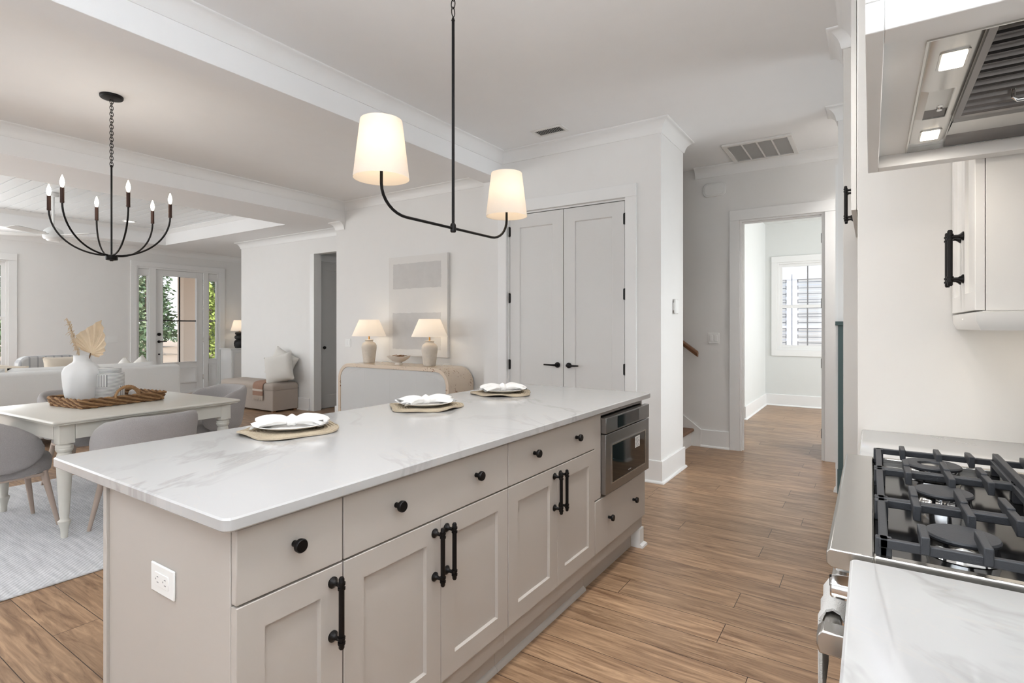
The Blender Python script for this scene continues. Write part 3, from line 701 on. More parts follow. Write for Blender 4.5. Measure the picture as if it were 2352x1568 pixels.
def burner(x, y, r, ring=False):
    b = G().lathe([(r*.5,0),(r*1.05,.002),(r*1.02,.008),(r*.95,.022),(r*.95,.03),(r*.2,.031)],c=(x,y,.907),n=40).build('burner_base','chrome',t)
    if not ring: G().lathe([(.004,.0),(r*1.02,0),(r*1.04,.004),(r,.0075),(.004,.009)],c=(x,y,.939),n=40).build('burner_cap','iron',b)
    else:
        G().loft([[(x+rr*math.cos(a),y+rr*math.sin(a),zz) for a in [2*PI*i/40 for i in range(40)]] for rr,zz in ((r*1.04,.939),(r*1.05,.944),(r,.9475),(r*.5,.9475),(r*.46,.944),(r*.46,.939))],loop=True).build('burner_cap','iron',b)
        G().lathe([(.003,0),(.022,0),(.023,.004),(.003,.006)],c=(x,y,.939),n=24).build('centre_cap','steel',b)
secs = [(Y0+.012,1.399),(1.403,1.696),(1.70,Y1-.012)]
for k, (a, b) in enumerate(secs):
    yc = (a+b)/2
    burner(.135, yc+(.0 if k else -.02), .052 if k < 2 else .062, k == 2); burner(.42, yc, .045 if k != 1 else .055)
    g = G(); zt, h, w = .958, .016, .012
    for y in (a+.006, b-.006): g.box(.012,.545,y-.006,y+.006,.934,.95)
    for x in (.018,.279,.539): g.box(x-.007,x+.007,a,b,.934,.95)
    for x in (.012,.018,.279,.539):
        for y in (a+.012, b-.012): g.box(x-.006,x+.012,y-.009,y+.009,.908,.95)
    for x in (.075,.155,.225,.34,.42,.49):
        L = (b-a)*.31 if x not in (.155,.42) else (b-a)*.36
        for y0, y1, s in ((a-.004,a+L,1),(b-L,b+.004,-1)):
            g.prism([(y0,.936),(y1,.946),(y1,.962),(y0,.966)],0,x-.0065,x+.0065)
    for x in (.285,):
        g.box(x-.007,x+.007,a-.004,b+.004,.94,.966)
    g.build('grate','iron',t,bevel=.002)
# towel over the oven handle
g = G(); prof = []
ys = [1.235+.18*k/12 for k in range(13)]
path = [(-.0795,.56),(-.0805,.62),(-.081,.70),(-.0805,.735),(-.074,.7515),(-.062,.757),(-.05,.7515),(-.0435,.735),(-.043,.68),(-.042,.60)]
rings = []
for k, y in enumerate(ys):
    wv = .003*math.sin(k*1.3)
    outer = [(px + (-(.006+wv) if i < 4 else (.006 if i > 6 else 0)), y+.002*math.sin(i), pz + (.006 if 3 < i < 7 else 0)) for i,(px,pz) in enumerate(path)]
    inner = [(px, y, pz) for px,pz in path]
    rings.append(outer+inner[::-1])
g.loft(rings); tag(g.build('dish_towel','towel',sharp=70),'white terry dish towel folded over the oven door handle','towel')

# worktops beside the range and the cabinets below them
def slab(label, y0, y1, xf=-.03):
    g = G(); w, d = .6-xf, y1-y0; cx, cy = (xf+.6)/2, (y0+y1)/2; e = .003
    g.loft([[(x,y,z) for x,y in rrect(w-2*k,d-2*k,.008,4,cx,cy)] for k,z in ((e,.885),(0,.885+e),(0,.915-e),(e,.915))])
    return tag(g.build('worktop','quartz'), label, 'countertop')
slab('white quartz worktop in the foreground, on the near side of the range', -1.2, 1.105)
slab('white quartz worktop on the far side of the range, against the tall panel', 1.99, 2.5195)
for lb, a, b in (('white base cabinet under the near worktop, left of the range',-1.18,1.10),('white base cabinet under the far worktop, right of the range',1.992,2.518)):
    t = thing('wall_base_cabinet',lb,'cabinet'); bx(.0,.6,a,b,.1,.884).build('body','cabinet',t); bx(.05,.6,a,b,0,.1).build('toe_kick','cabinet',t)
    n = 3 if b-a > 1 else 1; wd = (b-a)/n
    for k in range(n):
        dd = G().panel(lambda u,v,n_,k=k:(-n_,a+k*wd+.003+u,.12+v), wd-.006, .58, .02).build('door','cabinet',t); pull(dd,(-.02,a+(k+.9)*wd,.6),(-1,0,0))
        dd = bx(-.02,-.0005,a+k*wd+.003,a+(k+1)*wd-.003,.71,.876).build('drawer','cabinet',t,bevel=.002); knob(dd,(-.02,a+(k+.5)*wd,.8),(-1,0,0))
# tall panel, over-fridge cabinet, far panel
t = thing('tall_cabinet','tall white cabinet side panel standing at the far end of the range worktop','cabinet')
bx(-.044,.6,2.52,2.82,0,2.945).build('panel','cabinet',t,bevel=.002); bx(-.040,.6,2.522,2.818,2.945,3.049).build('top_filler','cabinet',t)
t = thing('bridge_cabinet','white high cabinet with black pulls just beyond the tall side panel','cabinet')
bx(-.052,.6,2.832,3.715,1.83,2.945).build('body','cabinet',t); bx(-.05,.6,2.834,3.713,2.945,3.049).build('top_filler','cabinet',t)
for y0, y1, yp in ((2.834,3.272,3.235),(3.275,3.713,3.312)):
    dd = G().panel(lambda u,v,n:(-.054-n,y0+u,1.832+v), y1-y0, 1.11, .02).build('door','cabinet',t); pull(dd,(-.074,yp,1.94),(-1,0,0))
t = thing('fridge_panel','tall white end panel with crown moulding on the hall side of the high cabinet','panel')
bx(-.136,.6,3.72,3.98,0,2.945).build('panel','cabinet',t,bevel=.002); bx(-.13,.6,3.722,3.978,2.945,3.049).build('top_filler','cabinet',t)
# wall cabinet right of the range
t = thing('wall_cabinet','white upper cabinet with black pulls and light rail beyond the range hood','cabinet')
bx(.268,.599,2.0,2.5185,1.36,2.945).build('body','cabinet',t,bevel=.0015)
for y0, y1, yp in ((2.001,2.2585,2.225),(2.2615,2.517,2.292)):
    dd = G().panel(lambda u,v,n:(.266-n,y0+u,1.362+v), y1-y0, 1.57, .021, rail=.055).build('door','cabinet',t); pull(dd,(.245,yp,1.535),(-1,0,0))
g = G(); g.sweep([(.599,2.0),(.262,2.0),(.262,2.5185)][::-1], [(0,1.305),(.004,1.305),(.016,1.33),(.016,1.356),(0,1.358)]); g.sweep([(.599,2.02),(.28,2.02),(.28,2.5)][::-1], [(0,1.305),(.018,1.305),(.018,1.36),(0,1.36)])
g.build('light_rail','cabinet',t)
bx(.4,.44,2.08,2.45,1.345,1.358).build('strip_light','plastic',t)
lamp('under_cabinet_light','AREA',(.42,2.26,1.34),(0,0,0),.35,(1,.88,.72),.35,.03)
# range hood
t = thing('range_hood','white boxed range hood with lit stainless underside above the range','hood')
HY0, HY1, HZ = 1.043, 1.99, 1.785; xf = -.008
g = G(); g.box(xf,.6,HY0,HY1,HZ+.05,3.049); g.build('casing','hoodpaint',t,bevel=.002)
g = G(); g.box(xf,xf+.026,HY0,HY1,HZ,HZ+.05); g.box(xf+.026,.6,HY0,HY0+.05,HZ,HZ+.05); g.box(xf+.026,.6,HY1-.05,HY1,HZ,HZ+.05); g.build('bottom_frame','hoodpaint',t,bevel=.0015)
# the painted soffit round the stainless insert
SZ = HZ+.034; IX0, IX1, IY0, IY1 = .082, .56, HY0+.155, HY1-.055
g = G(); g.box(xf+.027,IX0,HY0+.051,HY1-.051,SZ,HZ+.049); g.box(IX0,.6,HY0+.051,IY0,SZ,HZ+.049); g.box(IX1,.6,IY0,HY1-.051,SZ,HZ+.049); g.build('soffit','hoodpaint',t)
g = G()   # insert shell: rim + sunken tray
g.box(IX0,IX0+.004,IY0,IY1,SZ-.003,HZ+.049); g.box(IX1-.004,IX1,IY0,IY1,SZ-.003,HZ+.049); g.box(IX0+.004,IX1-.004,IY0,IY0+.004,SZ-.003,HZ+.049); g.box(IX0+.004,IX1-.004,IY1-.004,IY1,SZ-.003,HZ+.049)
g.box(IX0+.005,IX1-.005,IY0+.005,IY1-.005,HZ+.044,HZ+.0495)
ins = g.build('stainless_insert','steel',t)
LZ = SZ+.004
g = G(); x0, x1 = IX0+.022, IX0+.083
rec = (IY0+.27, IY0+.46); l1 = (IY0+.07, IY0+.155); l2 = (IY0+.55, IY0+.635)
g.prism([(IX0+.004,LZ+.002),(x0,LZ-.004),(x1-.012,LZ-.004),(x1,LZ+.004),(x1,LZ+.007),(IX0+.004,LZ+.007)],1,IY0+.005,rec[0])
g.prism([(IX0+.004,LZ+.002),(x0,LZ-.004),(x1-.012,LZ-.004),(x1,LZ+.004),(x1,LZ+.007),(IX0+.004,LZ+.007)],1,rec[1],IY1-.07)
g.prism([(IX0+.004,LZ+.002),(x0,LZ-.004),(x0,LZ+.007),(IX0+.004,LZ+.007)],1,rec[0],rec[1]); g.prism([(x1-.018,LZ-.004),(x1-.012,LZ-.004),(x1,LZ+.004),(x1,LZ+.007),(x1-.018,LZ+.007)],1,rec[0],rec[1])
lp = g.build('light_bar','steel',ins)
for a, b in (l1, l2):
    g = G(); g.loft([[(x,y,z) for x,y in rrect(.046,b-a,.006,4,(x0+x1)/2-.006,(a+b)/2)] for z in (LZ-.0065,LZ-.003)]); g.build('light_frame','steel',ins)
    g = G(); g.loft([[(x,y,z) for x,y in rrect(.037,b-a-.012,.004,4,(x0+x1)/2-.006,(a+b)/2)] for z in (LZ-.008,LZ-.006)]); g.build('light_lens','led',ins)
    lamp('hood_light','AREA',((x0+x1)/2-.006,(a+b)/2,LZ-.012),(0,0,0),.7,(1,.94,.87),.04)
g = G(); g.prism([(rec[0],LZ-.002),(rec[0]+.05,LZ+.028),(rec[1],LZ-.002),(rec[1],LZ+.03),(rec[0],LZ+.03)],0,x0+.001,x1-.019); cp = g.build('control_recess','shadedsteel',ins)
for k in range(5):
    y = rec[0]+.085+k*.017; z = LZ+.028-(y-rec[0]-.05)/(rec[1]-rec[0]-.05)*.03
    G().cyl((x0+.03,y,z+.004),(x0+.03,y-.001,z-.0045),.0055,n=14).build('push_button','chrome',ins)
# baffle filter, ribs run across the hood
g = G(); y = IY0+.03; bx0 = x1+.014
while y < 1.66:
    g.prism([(y,LZ+.016),(y+.005,LZ-.001),(y+.012,LZ-.004),(y+.022,LZ-.001),(y+.027,LZ+.016)],0,bx0,IX1-.02); y += .043
g.box(bx0-.012,bx0,IY0+.008,1.69,LZ-.005,LZ+.0155); g.box(IX1-.02,IX1-.006,IY0+.008,1.69,LZ-.005,LZ+.0155); g.box(bx0,IX1-.02,1.672,1.69,LZ-.004,LZ+.0155)
bf = g.build('baffle_filter','shadedsteel',ins)
bx(bx0,IX1-.02,IY0+.012,1.671,LZ+.0165,LZ+.019).build('filter_shade','gap',ins)  # black sheet painting the shade between the baffle ribs
G().tube([(bx0+.075,1.56,LZ+.004),(bx0+.075,1.56,LZ-.016),(bx0+.082,1.565,LZ-.022),(bx0+.2,1.565,LZ-.022),(bx0+.207,1.56,LZ-.016),(bx0+.207,1.56,LZ+.004)],.0042,10).build('filter_handle','chrome',ins)
G().prism([(1.695,LZ-.002),(1.80,LZ+.012),(1.83,LZ+.010),(IY1-.006,SZ-.001),(IY1-.006,SZ+.0135),(1.695,SZ+.0135)],0,x1+.004,IX1-.006).build('grease_trough','shadedsteel',ins)

# vents
def register(name, label, x0, x1, y0, y1, z, along='x', n=14, bd=.03):
    t = thing(name, label, 'vent', ((x0+x1)/2,(y0+y1)/2,z)); hx, hy = (x1-x0)/2, (y1-y0)/2
    g = G(); g.box(-hx,hx,-hy,-hy+bd,-.008,0); g.box(-hx,hx,hy-bd,hy,-.008,0); g.box(-hx,-hx+bd,-hy+bd,hy-bd,-.008,0); g.box(hx-bd,hx,-hy+bd,hy-bd,-.008,0); g.build('frame','vent',t,bevel=.002)
    bx(-hx+bd,hx-bd,-hy+bd,hy-bd,-.001,-.0002).build('duct_shade','gap',t)  # black sheet painting the shade inside the duct
    for k in range(n):
        u = -hx+bd+(k+.5)*(2*hx-2*bd)/n
        G().prism([(u-.005,-.001),(u+.003,-.009),(u+.006,-.009),(u-.002,-.001)],1,-hy+bd,hy-bd).build('louvre','vent',t)
    return t
register('ceiling_register','small white slotted air vent on the kitchen ceiling by the beam',-2.525,-2.215,4.095,4.265,CE)
t = thing('return_grille','large white return air grille on the hall ceiling','vent',(-.895,5.74,CE))
g = G(); hx, hy = .3,.315
g.box(-hx,hx,-hy,-hy+.04,-.02,0); g.box(-hx,hx,hy-.04,hy,-.02,0); g.box(-hx,-hx+.04,-hy+.04,hy-.04,-.02,0); g.box(hx-.04,hx,-hy+.04,hy-.04,-.02,0); g.build('frame','vent',t,bevel=.003)
for k in (-.13,0,.13): bx(k-.007,k+.007,-hy+.04,hy-.04,-.014,-.002).build('mullion','vent',t)
g = G(); y = -hy+.045
while y < hy-.045: g.prism([(y,-.012),(y+.002,-.012),(y+.009,-.003),(y+.007,-.003)],0,-hx+.04,hx-.04); y += .0095
g.build('louvres','vent',t)
bx(-hx+.04,hx-.04,-hy+.04,hy-.04,-.0015,-.0005).build('filter','quiltstripe',t)
register('ceiling_register','slotted air vent on the ceiling of the room beyond the hall',-.95,-.55,9.45,9.62,3.04,n=20)
# stair handrail
t = thing('stair_handrail','short brown wooden handrail on black bracket by the stairs','handrail')
g = G(); a, b = Vector((-1.575,6.045,1.01)), Vector((-2.9,6.045,1.98))
sec = [(-.022,-.02),(.022,-.02),(.024,0),(.03,.012),(.02,.03),(-.02,.03),(-.03,.012),(-.024,0)]
g.loft([[(p.x, p.y+u, p.z+v*1.2) for u, v in sec] for p in (a, b)]); g.build('rail','oak',t,bevel=.004)
for f in (.16,.75):
    p = a.lerp(b,f); g = G(); g.tube([(p.x,6.118,p.z-.07),(p.x,6.1,p.z-.07)],.028,16); g.tube([(p.x,6.1,p.z-.07),(p.x,6.06,p.z-.07),(p.x,6.045,p.z-.05),(p.x,6.045,p.z-.02)],.008,10); g.build('bracket','black',t)
# ------------------------------------------------------------------ dining area
RZ = .006
g = G(); n = 40
tag(bx(-5.845,-3.465,-.35,2.72,.0005,RZ+.006).build('area_rug','rug',bevel=.004),'large pale grey woven rug under the dining table','rug')
TX, TY, TR = -4.665, 1.742, R(3.6)
t = thing('dining_table','cream painted dining table with turned legs on the grey rug','table',(TX,TY,RZ+.006),TR)
TZ = .745-RZ-.006
g = G(); w, d = 1.13, 1.205
g.loft([[(x,y,z) for x,y in rrect(w-2*k,d-2*k,.012,3)] for k,z in ((.018,TZ-.03),(.012,TZ-.026),(.012,TZ-.022),(.002,TZ-.016),(0,TZ-.01),(.003,TZ-.003),(.008,TZ))]); g.build('tabletop','tablepaint',t)
ins = .05
for s in (-1,1):
    x = s*(w/2-ins-.012); bx(x-.011,x+.011,-d/2+ins+.085,d/2-ins-.085,TZ-.125,TZ-.03).build('apron','tablepaint',t)
    y = s*(d/2-ins-.012); bx(-w/2+ins+.085,w/2-ins-.085,y-.011,y+.011,TZ-.125,TZ-.03).build('apron','tablepaint',t)
PR = [(.018,0),(.019,.035),(.022,.06),(.03,.085),(.034,.098),(.034,.104),(.024,.112),(.022,.12),(.026,.15),(.034,.3),(.041,.44),(.043,.48),(.038,.515),(.034,.528),(.041,.535),(.046,.548),(.046,.553),(.044,.556),(.046,.559),(.045,.572),(.036,.578),(.036,.586)]
for sx in (-1,1):
    for sy in (-1,1):
        cx, cy = sx*(w/2-ins-.043), sy*(d/2-ins-.043)
        g = G(); g.lathe(PR,c=(cx,cy,0),n=28)
        g.loft([[(x,y,z) for x,y in rrect(.082,.082,.004,2,cx,cy)] for z in (.584,TZ-.03)]); g.build('leg','tablepaint',t)

def barrel_chair(label):
    t = thing('dining_chair', label, 'chair')
    n = 48
    # seat cushion
    rings = []
    for k, z in ((.93,.345),(1.0,.36),(1.03,.40),(1.02,.44),(.97,.462),(.85,.472),(.4,.476)):
        rings.append([(k*.195*math.copysign(abs(math.cos(a))**.75,math.cos(a)), .02+k*.235*math.copysign(abs(math.sin(a))**.75,math.sin(a)), z) for a in [2*PI*i/n for i in range(n)]])
    G().loft(rings).build('seat','greyfab',t,sharp=70)
    # curved backrest shell: a runs from one arm round the back to the other
    rings = []; m = 56
    for i in range(m+1):
        a = R(-122+244*i/m); f = abs(a)/R(122)
        top = .745 - .03*sstep(.25,.6,f) - .125*sstep(.55,1.0,f); bot = .375 + .035*sstep(.7,1,f)
        e = 1-max(0,(f-.9)/.1)**2*.75; mid = (top+bot)/2+.02; hh = (top-bot)/2*(.35+.65*math.sqrt(max(0,1-max(0,(f-.84)/.16)**2))); top, bot = mid+hh, mid-hh
        ring = []
        for j in range(16):
            b = 2*PI*j/16; th = .03
            cz = (top+bot)/2+(top-bot)/2*math.copysign(abs(math.sin(b))**.45,math.sin(b)); off = th*math.copysign(abs(math.cos(b))**.8,math.cos(b))
            lean = .05*max(0,(cz-.42)/.36)*math.cos(a/1.4)
            r = .232+off+lean
            rx = math.copysign(abs(math.sin(a))**.85, math.sin(a)); ry = math.copysign(abs(math.cos(a))**.85, math.cos(a))
            ring.append((r*rx*1.0, -r*ry*1.08, cz))
        rings.append(ring)
    G().loft(rings).build('backrest','greyfab',t,sharp=75)
    for sx in (-1,1):
        for sy in (-1,1):
            G().tube([(sx*.145,.02+sy*.165,.36),(sx*.205,.02+sy*.225,0)],[.021,.011],14).build('leg','legwood',t)
    G().loft([[(x,y,z) for x,y in rrect(.36,.36,.05,4,0,.02)] for z in (.335,.352)]).build('seat_base','legwood',t)
    return t
GC = 'upholstered chairs round the dining table'
ch = barrel_chair('grey barrel dining chair closest to the island, its back towards the worktop'); ch.location = (-3.92,1.60,RZ+.006); ch.rotation_euler.z = R(90+2); ch['group'] = GC
dup(ch,(-4.66,1.07,RZ+.006),R(3),'grey barrel dining chair at the near table end, cut by the picture edge',GC)
dup(ch,(-4.93,2.51,RZ+.006),R(183),'grey barrel dining chair at the far end of the table, before the bench',GC)
dup(ch,(-5.50,1.80,RZ+.006),R(-86),'grey barrel dining chair across the table, mostly hidden behind the wicker tray',GC)

# things on the table
TT = .7455
t = thing('serving_tray','rectangular brown wicker tray with arched handles on the dining table','tray',(-4.775,1.72,TT),R(9))
w, d = .42, .56
g = G()
for k in range(14):
    x = -w/2+.015+k*(w-.03)/13; g.tube([(x,-d/2,.008),(x,d/2,.008)],.008,6)
g.build('woven_base','wicker',t)
for nm, mm, ph in (('woven_side','wicker',0),('woven_rope','wickerdark',PI)):
    g = G()
    for k in range(4):
        o = .004*k; ring = rrect(w+2*o,d+2*o,.03,4); pts = []
        for i in range(len(ring)):
            a, b = Vector(ring[i]), Vector(ring[(i+1)%len(ring)]); L = max(1,int((b-a).length/.011))
            for q in range(L): pts.append(a.lerp(b,q/L))
        g.tube([(p.x*(1+.022*math.sin(i*.75+ph+k*2)), p.y*(1+.017*math.sin(i*.75+ph+k*2)), .012+.0158*k+.0055*math.cos(i*.75+ph+k*2)) for i,p in enumerate(pts)],.0072 if ph == 0 else .0062,7,closed=True)
    g.build(nm,mm,t)
for s in (-1,1):
    g = G()
    for ph in (0,2*PI/3,4*PI/3):
        g.tube([(s*(w/2+.012)+.007*math.cos(a*14+ph), -.082*math.cos(a)+.004*math.sin(a*14+ph), .055+.075*math.sin(a)+.007*math.sin(a*14+ph)) for a in [PI*i/60 for i in range(61)]],.0065,6)
    g.build('handle','wicker',t)
t = thing('ceramic_vase','white dented ceramic vase holding dried leaves on the wicker tray','vase',(-4.877,1.588,TT+.017),R(0))
n = 48; rings = []
for r, z in ((.05,0),(.085,.002),(.098,.02),(.108,.06),(.118,.12),(.124,.18),(.12,.22),(.102,.255),(.075,.278),(.058,.292),(.053,.305),(.053,.335),(.055,.343),(.05,.343),(.046,.33),(.046,.29),(.03,.28)):
    ring = []
    for i in range(n):
        a = 2*PI*i/n; f = sstep(.05,.2,z)*(1-sstep(.26,.29,z)) if z < .3 else 0
        dn = noise.noise(Vector((math.cos(a)*1.7,math.sin(a)*1.7,z*9+3)))
        ring.append((r*math.cos(a)*(1+.22*dn*f), r*math.sin(a)*(1+.22*dn*f), z))
    rings.append(ring)
G().loft(rings).build('body','vase',t,sharp=70)
# frame that faces the kitchen: u to the right, v up
def face(u, v, n=0, o=(0,0,0)): 
    c, s = math.cos(YAW), math.sin(YAW); return (o[0]+u*c+n*s, o[1]+u*s-n*c, o[2]+v)
def off(u, v, n=0): return face(u,v,n)
D = 4.01/1244
t = thing('dried_palm_leaf','pleated tan palm leaf spear standing in the white vase','dried leaf',(-4.877,1.588,TT+.3))
b0 = Vector((18*D,(922-800)*D-.3,0))
out = [(207,800),(193,797),(183,789),(176,775),(179,764),(186,756),(203,747),(221,736),(241,725),(246,742),(249,760),(250,780),(247,795),(241,804),(229,810),(215,807),(207,803)]
P = []
for i in range(len(out)-1):
    a, b = Vector(out[i]), Vector(out[i+1]); q = 2
    for k in range(q): P.append(a.lerp(b,k/q))
P.append(Vector(out[-1])); base_px = Vector((206,801))
g = G(); rows = []
for m_ in range(9):
    f = .03+.97*m_/8; row = []
    for i, p in enumerate(P):
        q = base_px.lerp(p, f); row.append((q, (.008 if i%2 else -.008)*f + .05*f*f*math.sin(i/len(P)*PI) ))
    rows.append(row)
def pt(q, nn): return off((q.x-187)*D, (922-q.y)*D-.317, nn)
th = .0012
topr = [[pt(q,nn) for q,nn in r] for r in rows]; botr = [[pt(q,nn-th) for q,nn in r] for r in rows]
g.loft(topr, closed=False, cap=False); g.loft(botr, closed=False, cap=False)
o = g.build('leaf','palm',t,sharp=10)
for p in o.data.polygons: p.use_smooth = False
G().tube([off(12*D,-.22,0),off(14*D,.02,0),pt(base_px,0)],.0045,8).build('stem','stem',t)
t = thing('pampas_plume','thin dried grass plume leaning left out of the white vase','dried grass',(-4.877,1.588,TT+.3))
G().tube([off(-2*D,-.2,.0),off(-6*D,.02,.0),pt(Vector((170,770)),.0),pt(Vector((153,723)),.0)],[.003,.003,.002,.001],7).build('stem','stem',t)
g = G(); rnd = random.Random(3)
for k in range(90):
    f = k/90; q = Vector((181,808)).lerp(Vector((171,772)),min(1,f*2)) if f < .5 else Vector((171,772)).lerp(Vector((153,722)),(f-.5)*2)
    L = (4+9*math.sin(PI*min(1,.12+.85*(1-f))))*D; a0 = pt(q, rnd.uniform(-.004,.004)); du = rnd.uniform(-1,.25)
    g.tube([a0, (Vector(a0)+Vector(off(du*L*.7,L*.4,rnd.uniform(-.5,.5)*L))), (Vector(a0)+Vector(off(du*L,-L*.15,rnd.uniform(-.7,.7)*L)))],[.0022,.003,.0007],5)
g.build('fronds','pampas',t)
t = thing('ceramic_canister','round lidded canister with grey hatched lines beside the vase','canister',(-4.806,1.73,TT+.017))
g = G(); g.lathe([(.06,0),(.094,.003),(.098,.01),(.098,.195),(.094,.203),(.06,.21)],n=48); g.build('body','canister',t)
for k in range(4):
    for z0 in (.02+.0875*(k%2),):
        a0 = k*PI/2+.35
        G().loft([[(rr*math.cos(a0+u),rr*math.sin(a0+u),zz) for u in [PI/4*i/10 for i in range(11)]]+[((rr-.002)*math.cos(a0+u),(rr-.002)*math.sin(a0+u),zz) for u in [PI/4*i/10 for i in range(10,-1,-1)]] for rr,zz in ((.0985,z0),(.0985,z0+.0875))]).build('hatched_panel','canister2',t)
G().lathe([(.06,.206),(.076,.208),(.078,.213),(.078,.236),(.074,.242),(.01,.244)],n=40).build('lid','canister',t)
t = tag(G().lathe([(.02,0),(.032,.012),(.036,.03),(.03,.05),(.012,.062),(.004,.064)],n=24).build('tray_ornament','artgrey'),'small pale grey ornament behind the tray handle, right of the canister','ornament'); t.location = (-4.83,1.905,TT+.017)

# chandelier over the table
t = thing('chandelier','black six-light chandelier hanging on a chain over the dining table','chandelier',(-4.76,1.73,0))
G().lathe([(.01,3.022),(.02,3.02),(.07,3.028),(.075,3.035),(.075,3.0495),(.01,3.05)],n=36).build('canopy','black',t)
g = G()
for i in range(21):
    zc = 2.535+i*.0235
    g.tube([(.0115*math.cos(a)*(i%2), .0115*math.cos(a)*((i+1)%2), zc+.0185*math.sin(a)) for a in [2*PI*k/14 for k in range(14)]],.0024,6,closed=True)
g.build('chain','black',t)
G().tube([(0,0,2.53),(0,0,2.515),(0,0,2.514),(0,0,1.85)],[.006,.011,.0065,.0065],12).build('rod','black',t)
G().lathe([(.01,1.808),(.012,1.812),(.038,1.816),(.04,1.82),(.04,1.848),(.036,1.853),(.008,1.856)],n=32).build('hub','black',t)
c, s = math.cos(YAW), math.sin(YAW)
for k in range(6):
    th = R(51+60*k); dx, dy = math.sin(th)*c+math.cos(th)*s, math.sin(th)*s-math.cos(th)*c
    pts = [(dx*(.03+.35*math.sin(b)), dy*(.03+.35*math.sin(b)), 1.85+.315*(1-math.cos(b))) for b in [PI/2*i/16 for i in range(17)]]
    arm = G().tube(pts,.0065,10).build('arm','black',t)
    x, y = dx*.38, dy*.38
    G().tube([(x,y,2.16),(x,y,2.172),(x,y,2.173),(x,y,2.265)],[.012,.0135,.0125,.0125],16).build('candle_sleeve','bronze',arm)
    G().lathe([(.004,2.264),(.008,2.272),(.013,2.29),(.014,2.302),(.011,2.322),(.005,2.342),(.0015,2.352)],c=(x,y,0),n=16).build('light_bulb','bulb',arm)
lamp('chandelier_glow','POINT',(-4.76,1.73,2.36),(0,0,0),4.5,(1,.92,.82),.4)

# ------------------------------------------------------------------ sideboard wall
def arch(x0,x1,z0,z1,r,n=12):
    return [(x0,z0)]+[(x0+r-r*math.cos(PI/2*i/n), z1-r+r*math.sin(PI/2*i/n)) for i in range(n+1)]+[(x1-r+r*math.sin(PI/2*i/n), z1-r+r*math.cos(PI/2*i/n)) for i in range(n+1)]+[(x1,z0)]
t = thing('sideboard','waterfall sideboard with burl veneer shell and fluted white doors','sideboard',(-4.795,4.80,0))
hw, hd, th = .925, .225, .042
o = arch(-hw,hw,.0,.85,.2); i_ = arch(-hw+th,hw-th,.0,.85-th,.2-th)
g = G()
ro = [[(x,y,z) for x,z in o] for y in (-hd,hd)]; ri = [[(x,y,z) for x,z in i_] for y in (-hd,hd)]
A = [[g.v(p) for p in r] for r in ro]; B = [[g.v(p) for p in r] for r in ri]
for k in range(len(o)-1):
    g.f([A[0][k],A[0][k+1],A[1][k+1],A[1][k]]); g.f([B[0][k+1],B[0][k],B[1][k],B[1][k+1]])
    for q in (0,1): g.f([A[q][k],A[q][k+1],B[q][k+1],B[q][k]])
for k in (0,-1): g.f([A[0][k],A[1][k],B[1][k],B[0][k]])
g.build('shell','burl',t,bevel=.003)
bx(-hw+th,hw-th,-hd+.03,hd,.06,.6).build('carcass','trim',t); bx(-hw+th+.1,hw-th-.1,-hd+.03,hd,.6,.8).build('carcass_top','trim',t); bx(-hw+.06,hw-.06,-hd+.03,hd-.01,0,.06).build('plinth','trim',t)
xs = (-hw+th+.002,-.44,0,.44,hw-th-.002)
inn = arch(-hw+th+.002,hw-th-.002,.06,.85-th-.002,.2-th)
def topz(x):
    r = .2-th; xl, xr, zt = -hw+th+.002, hw-th-.002, .85-th-.002
    if x < xl+r: return zt-r+math.sqrt(max(0,r*r-(xl+r-x)**2))
    if x > xr-r: return zt-r+math.sqrt(max(0,r*r-(x-xr+r)**2))
    return zt
for a, b in zip(xs, xs[1:]):
    g = G(); n = 40; a2, b2 = a+.0015, b-.0015; L = []
    for k in range(n*4+1):
        x = a2+(b2-a2)*k/(n*4); y = -hd+.008+.0035*math.cos(2*PI*k/4); L.append((x,y))
    g.loft([[(x,y,.065) for x,y in L]+[(b2,-hd+.026,.065),(a2,-hd+.026,.065)], [(x,y,topz(x)) for x,y in L]+[(b2,-hd+.026,topz(b2)),(a2,-hd+.026,topz(a2))]])
    g.build('fluted_door','trim',t,sharp=70)
def table_lamp(label, x):
    t = thing('table_lamp', label, 'lamp', (x,4.80,.8505)); rings = []; n = 40
    for r, z in ((.06,0),(.066,.004),(.07,.02),(.078,.08),(.088,.15),(.095,.2),(.094,.225),(.082,.25),(.062,.266),(.05,.272),(.048,.285),(.055,.29),(.055,.297),(.03,.3)):
        sq = 1-sstep(.05,.24,z)
        rings.append([(r*math.cos(a)*(1+.10*sq*(abs(math.cos(2*a))-.5)*-1), r*math.sin(a)*(1+.10*sq*(abs(math.cos(2*a))-.5)*-1), z) for a in [2*PI*i/n+.3 for i in range(n)]])
    G().loft(rings).build('base','lampbase',t,sharp=60)
    G().cyl((0,0,.298),(0,0,.36),.009).build('neck','brass',t)
    G().ball((0,0,.44),.03,rz=.04).build('light_bulb','bulb',t)
    G().loft([[(r*math.cos(a),r*math.sin(a),z) for a in [2*PI*i/56 for i in range(56)]] for r,z in ((.215,.345),(.125,.555),(.1235,.555),(.2135,.346))],loop=True).build('lamp_shade','shade2',t)
    G().tube([(.05,.06,.004),(.12,.09,.004),(.16,.1,.03),(.2,.11,.03),(.22,.16,.004)],.0025,6).build('power_cord','linen',t)
    lamp('lamp_glow','POINT',(x,4.80,.8505+.44),(0,0,0),3.0,(1,.88,.75),.03)
    return t
table_lamp('white ceramic table lamp on the left half of the sideboard',-5.392)
table_lamp('white ceramic table lamp on the right of the sideboard, before the artwork',-4.352)
t = thing('decorative_bowl','shallow whitewashed footed bowl between the two sideboard lamps','bowl',(-4.84,4.78,.8505))
rings = []
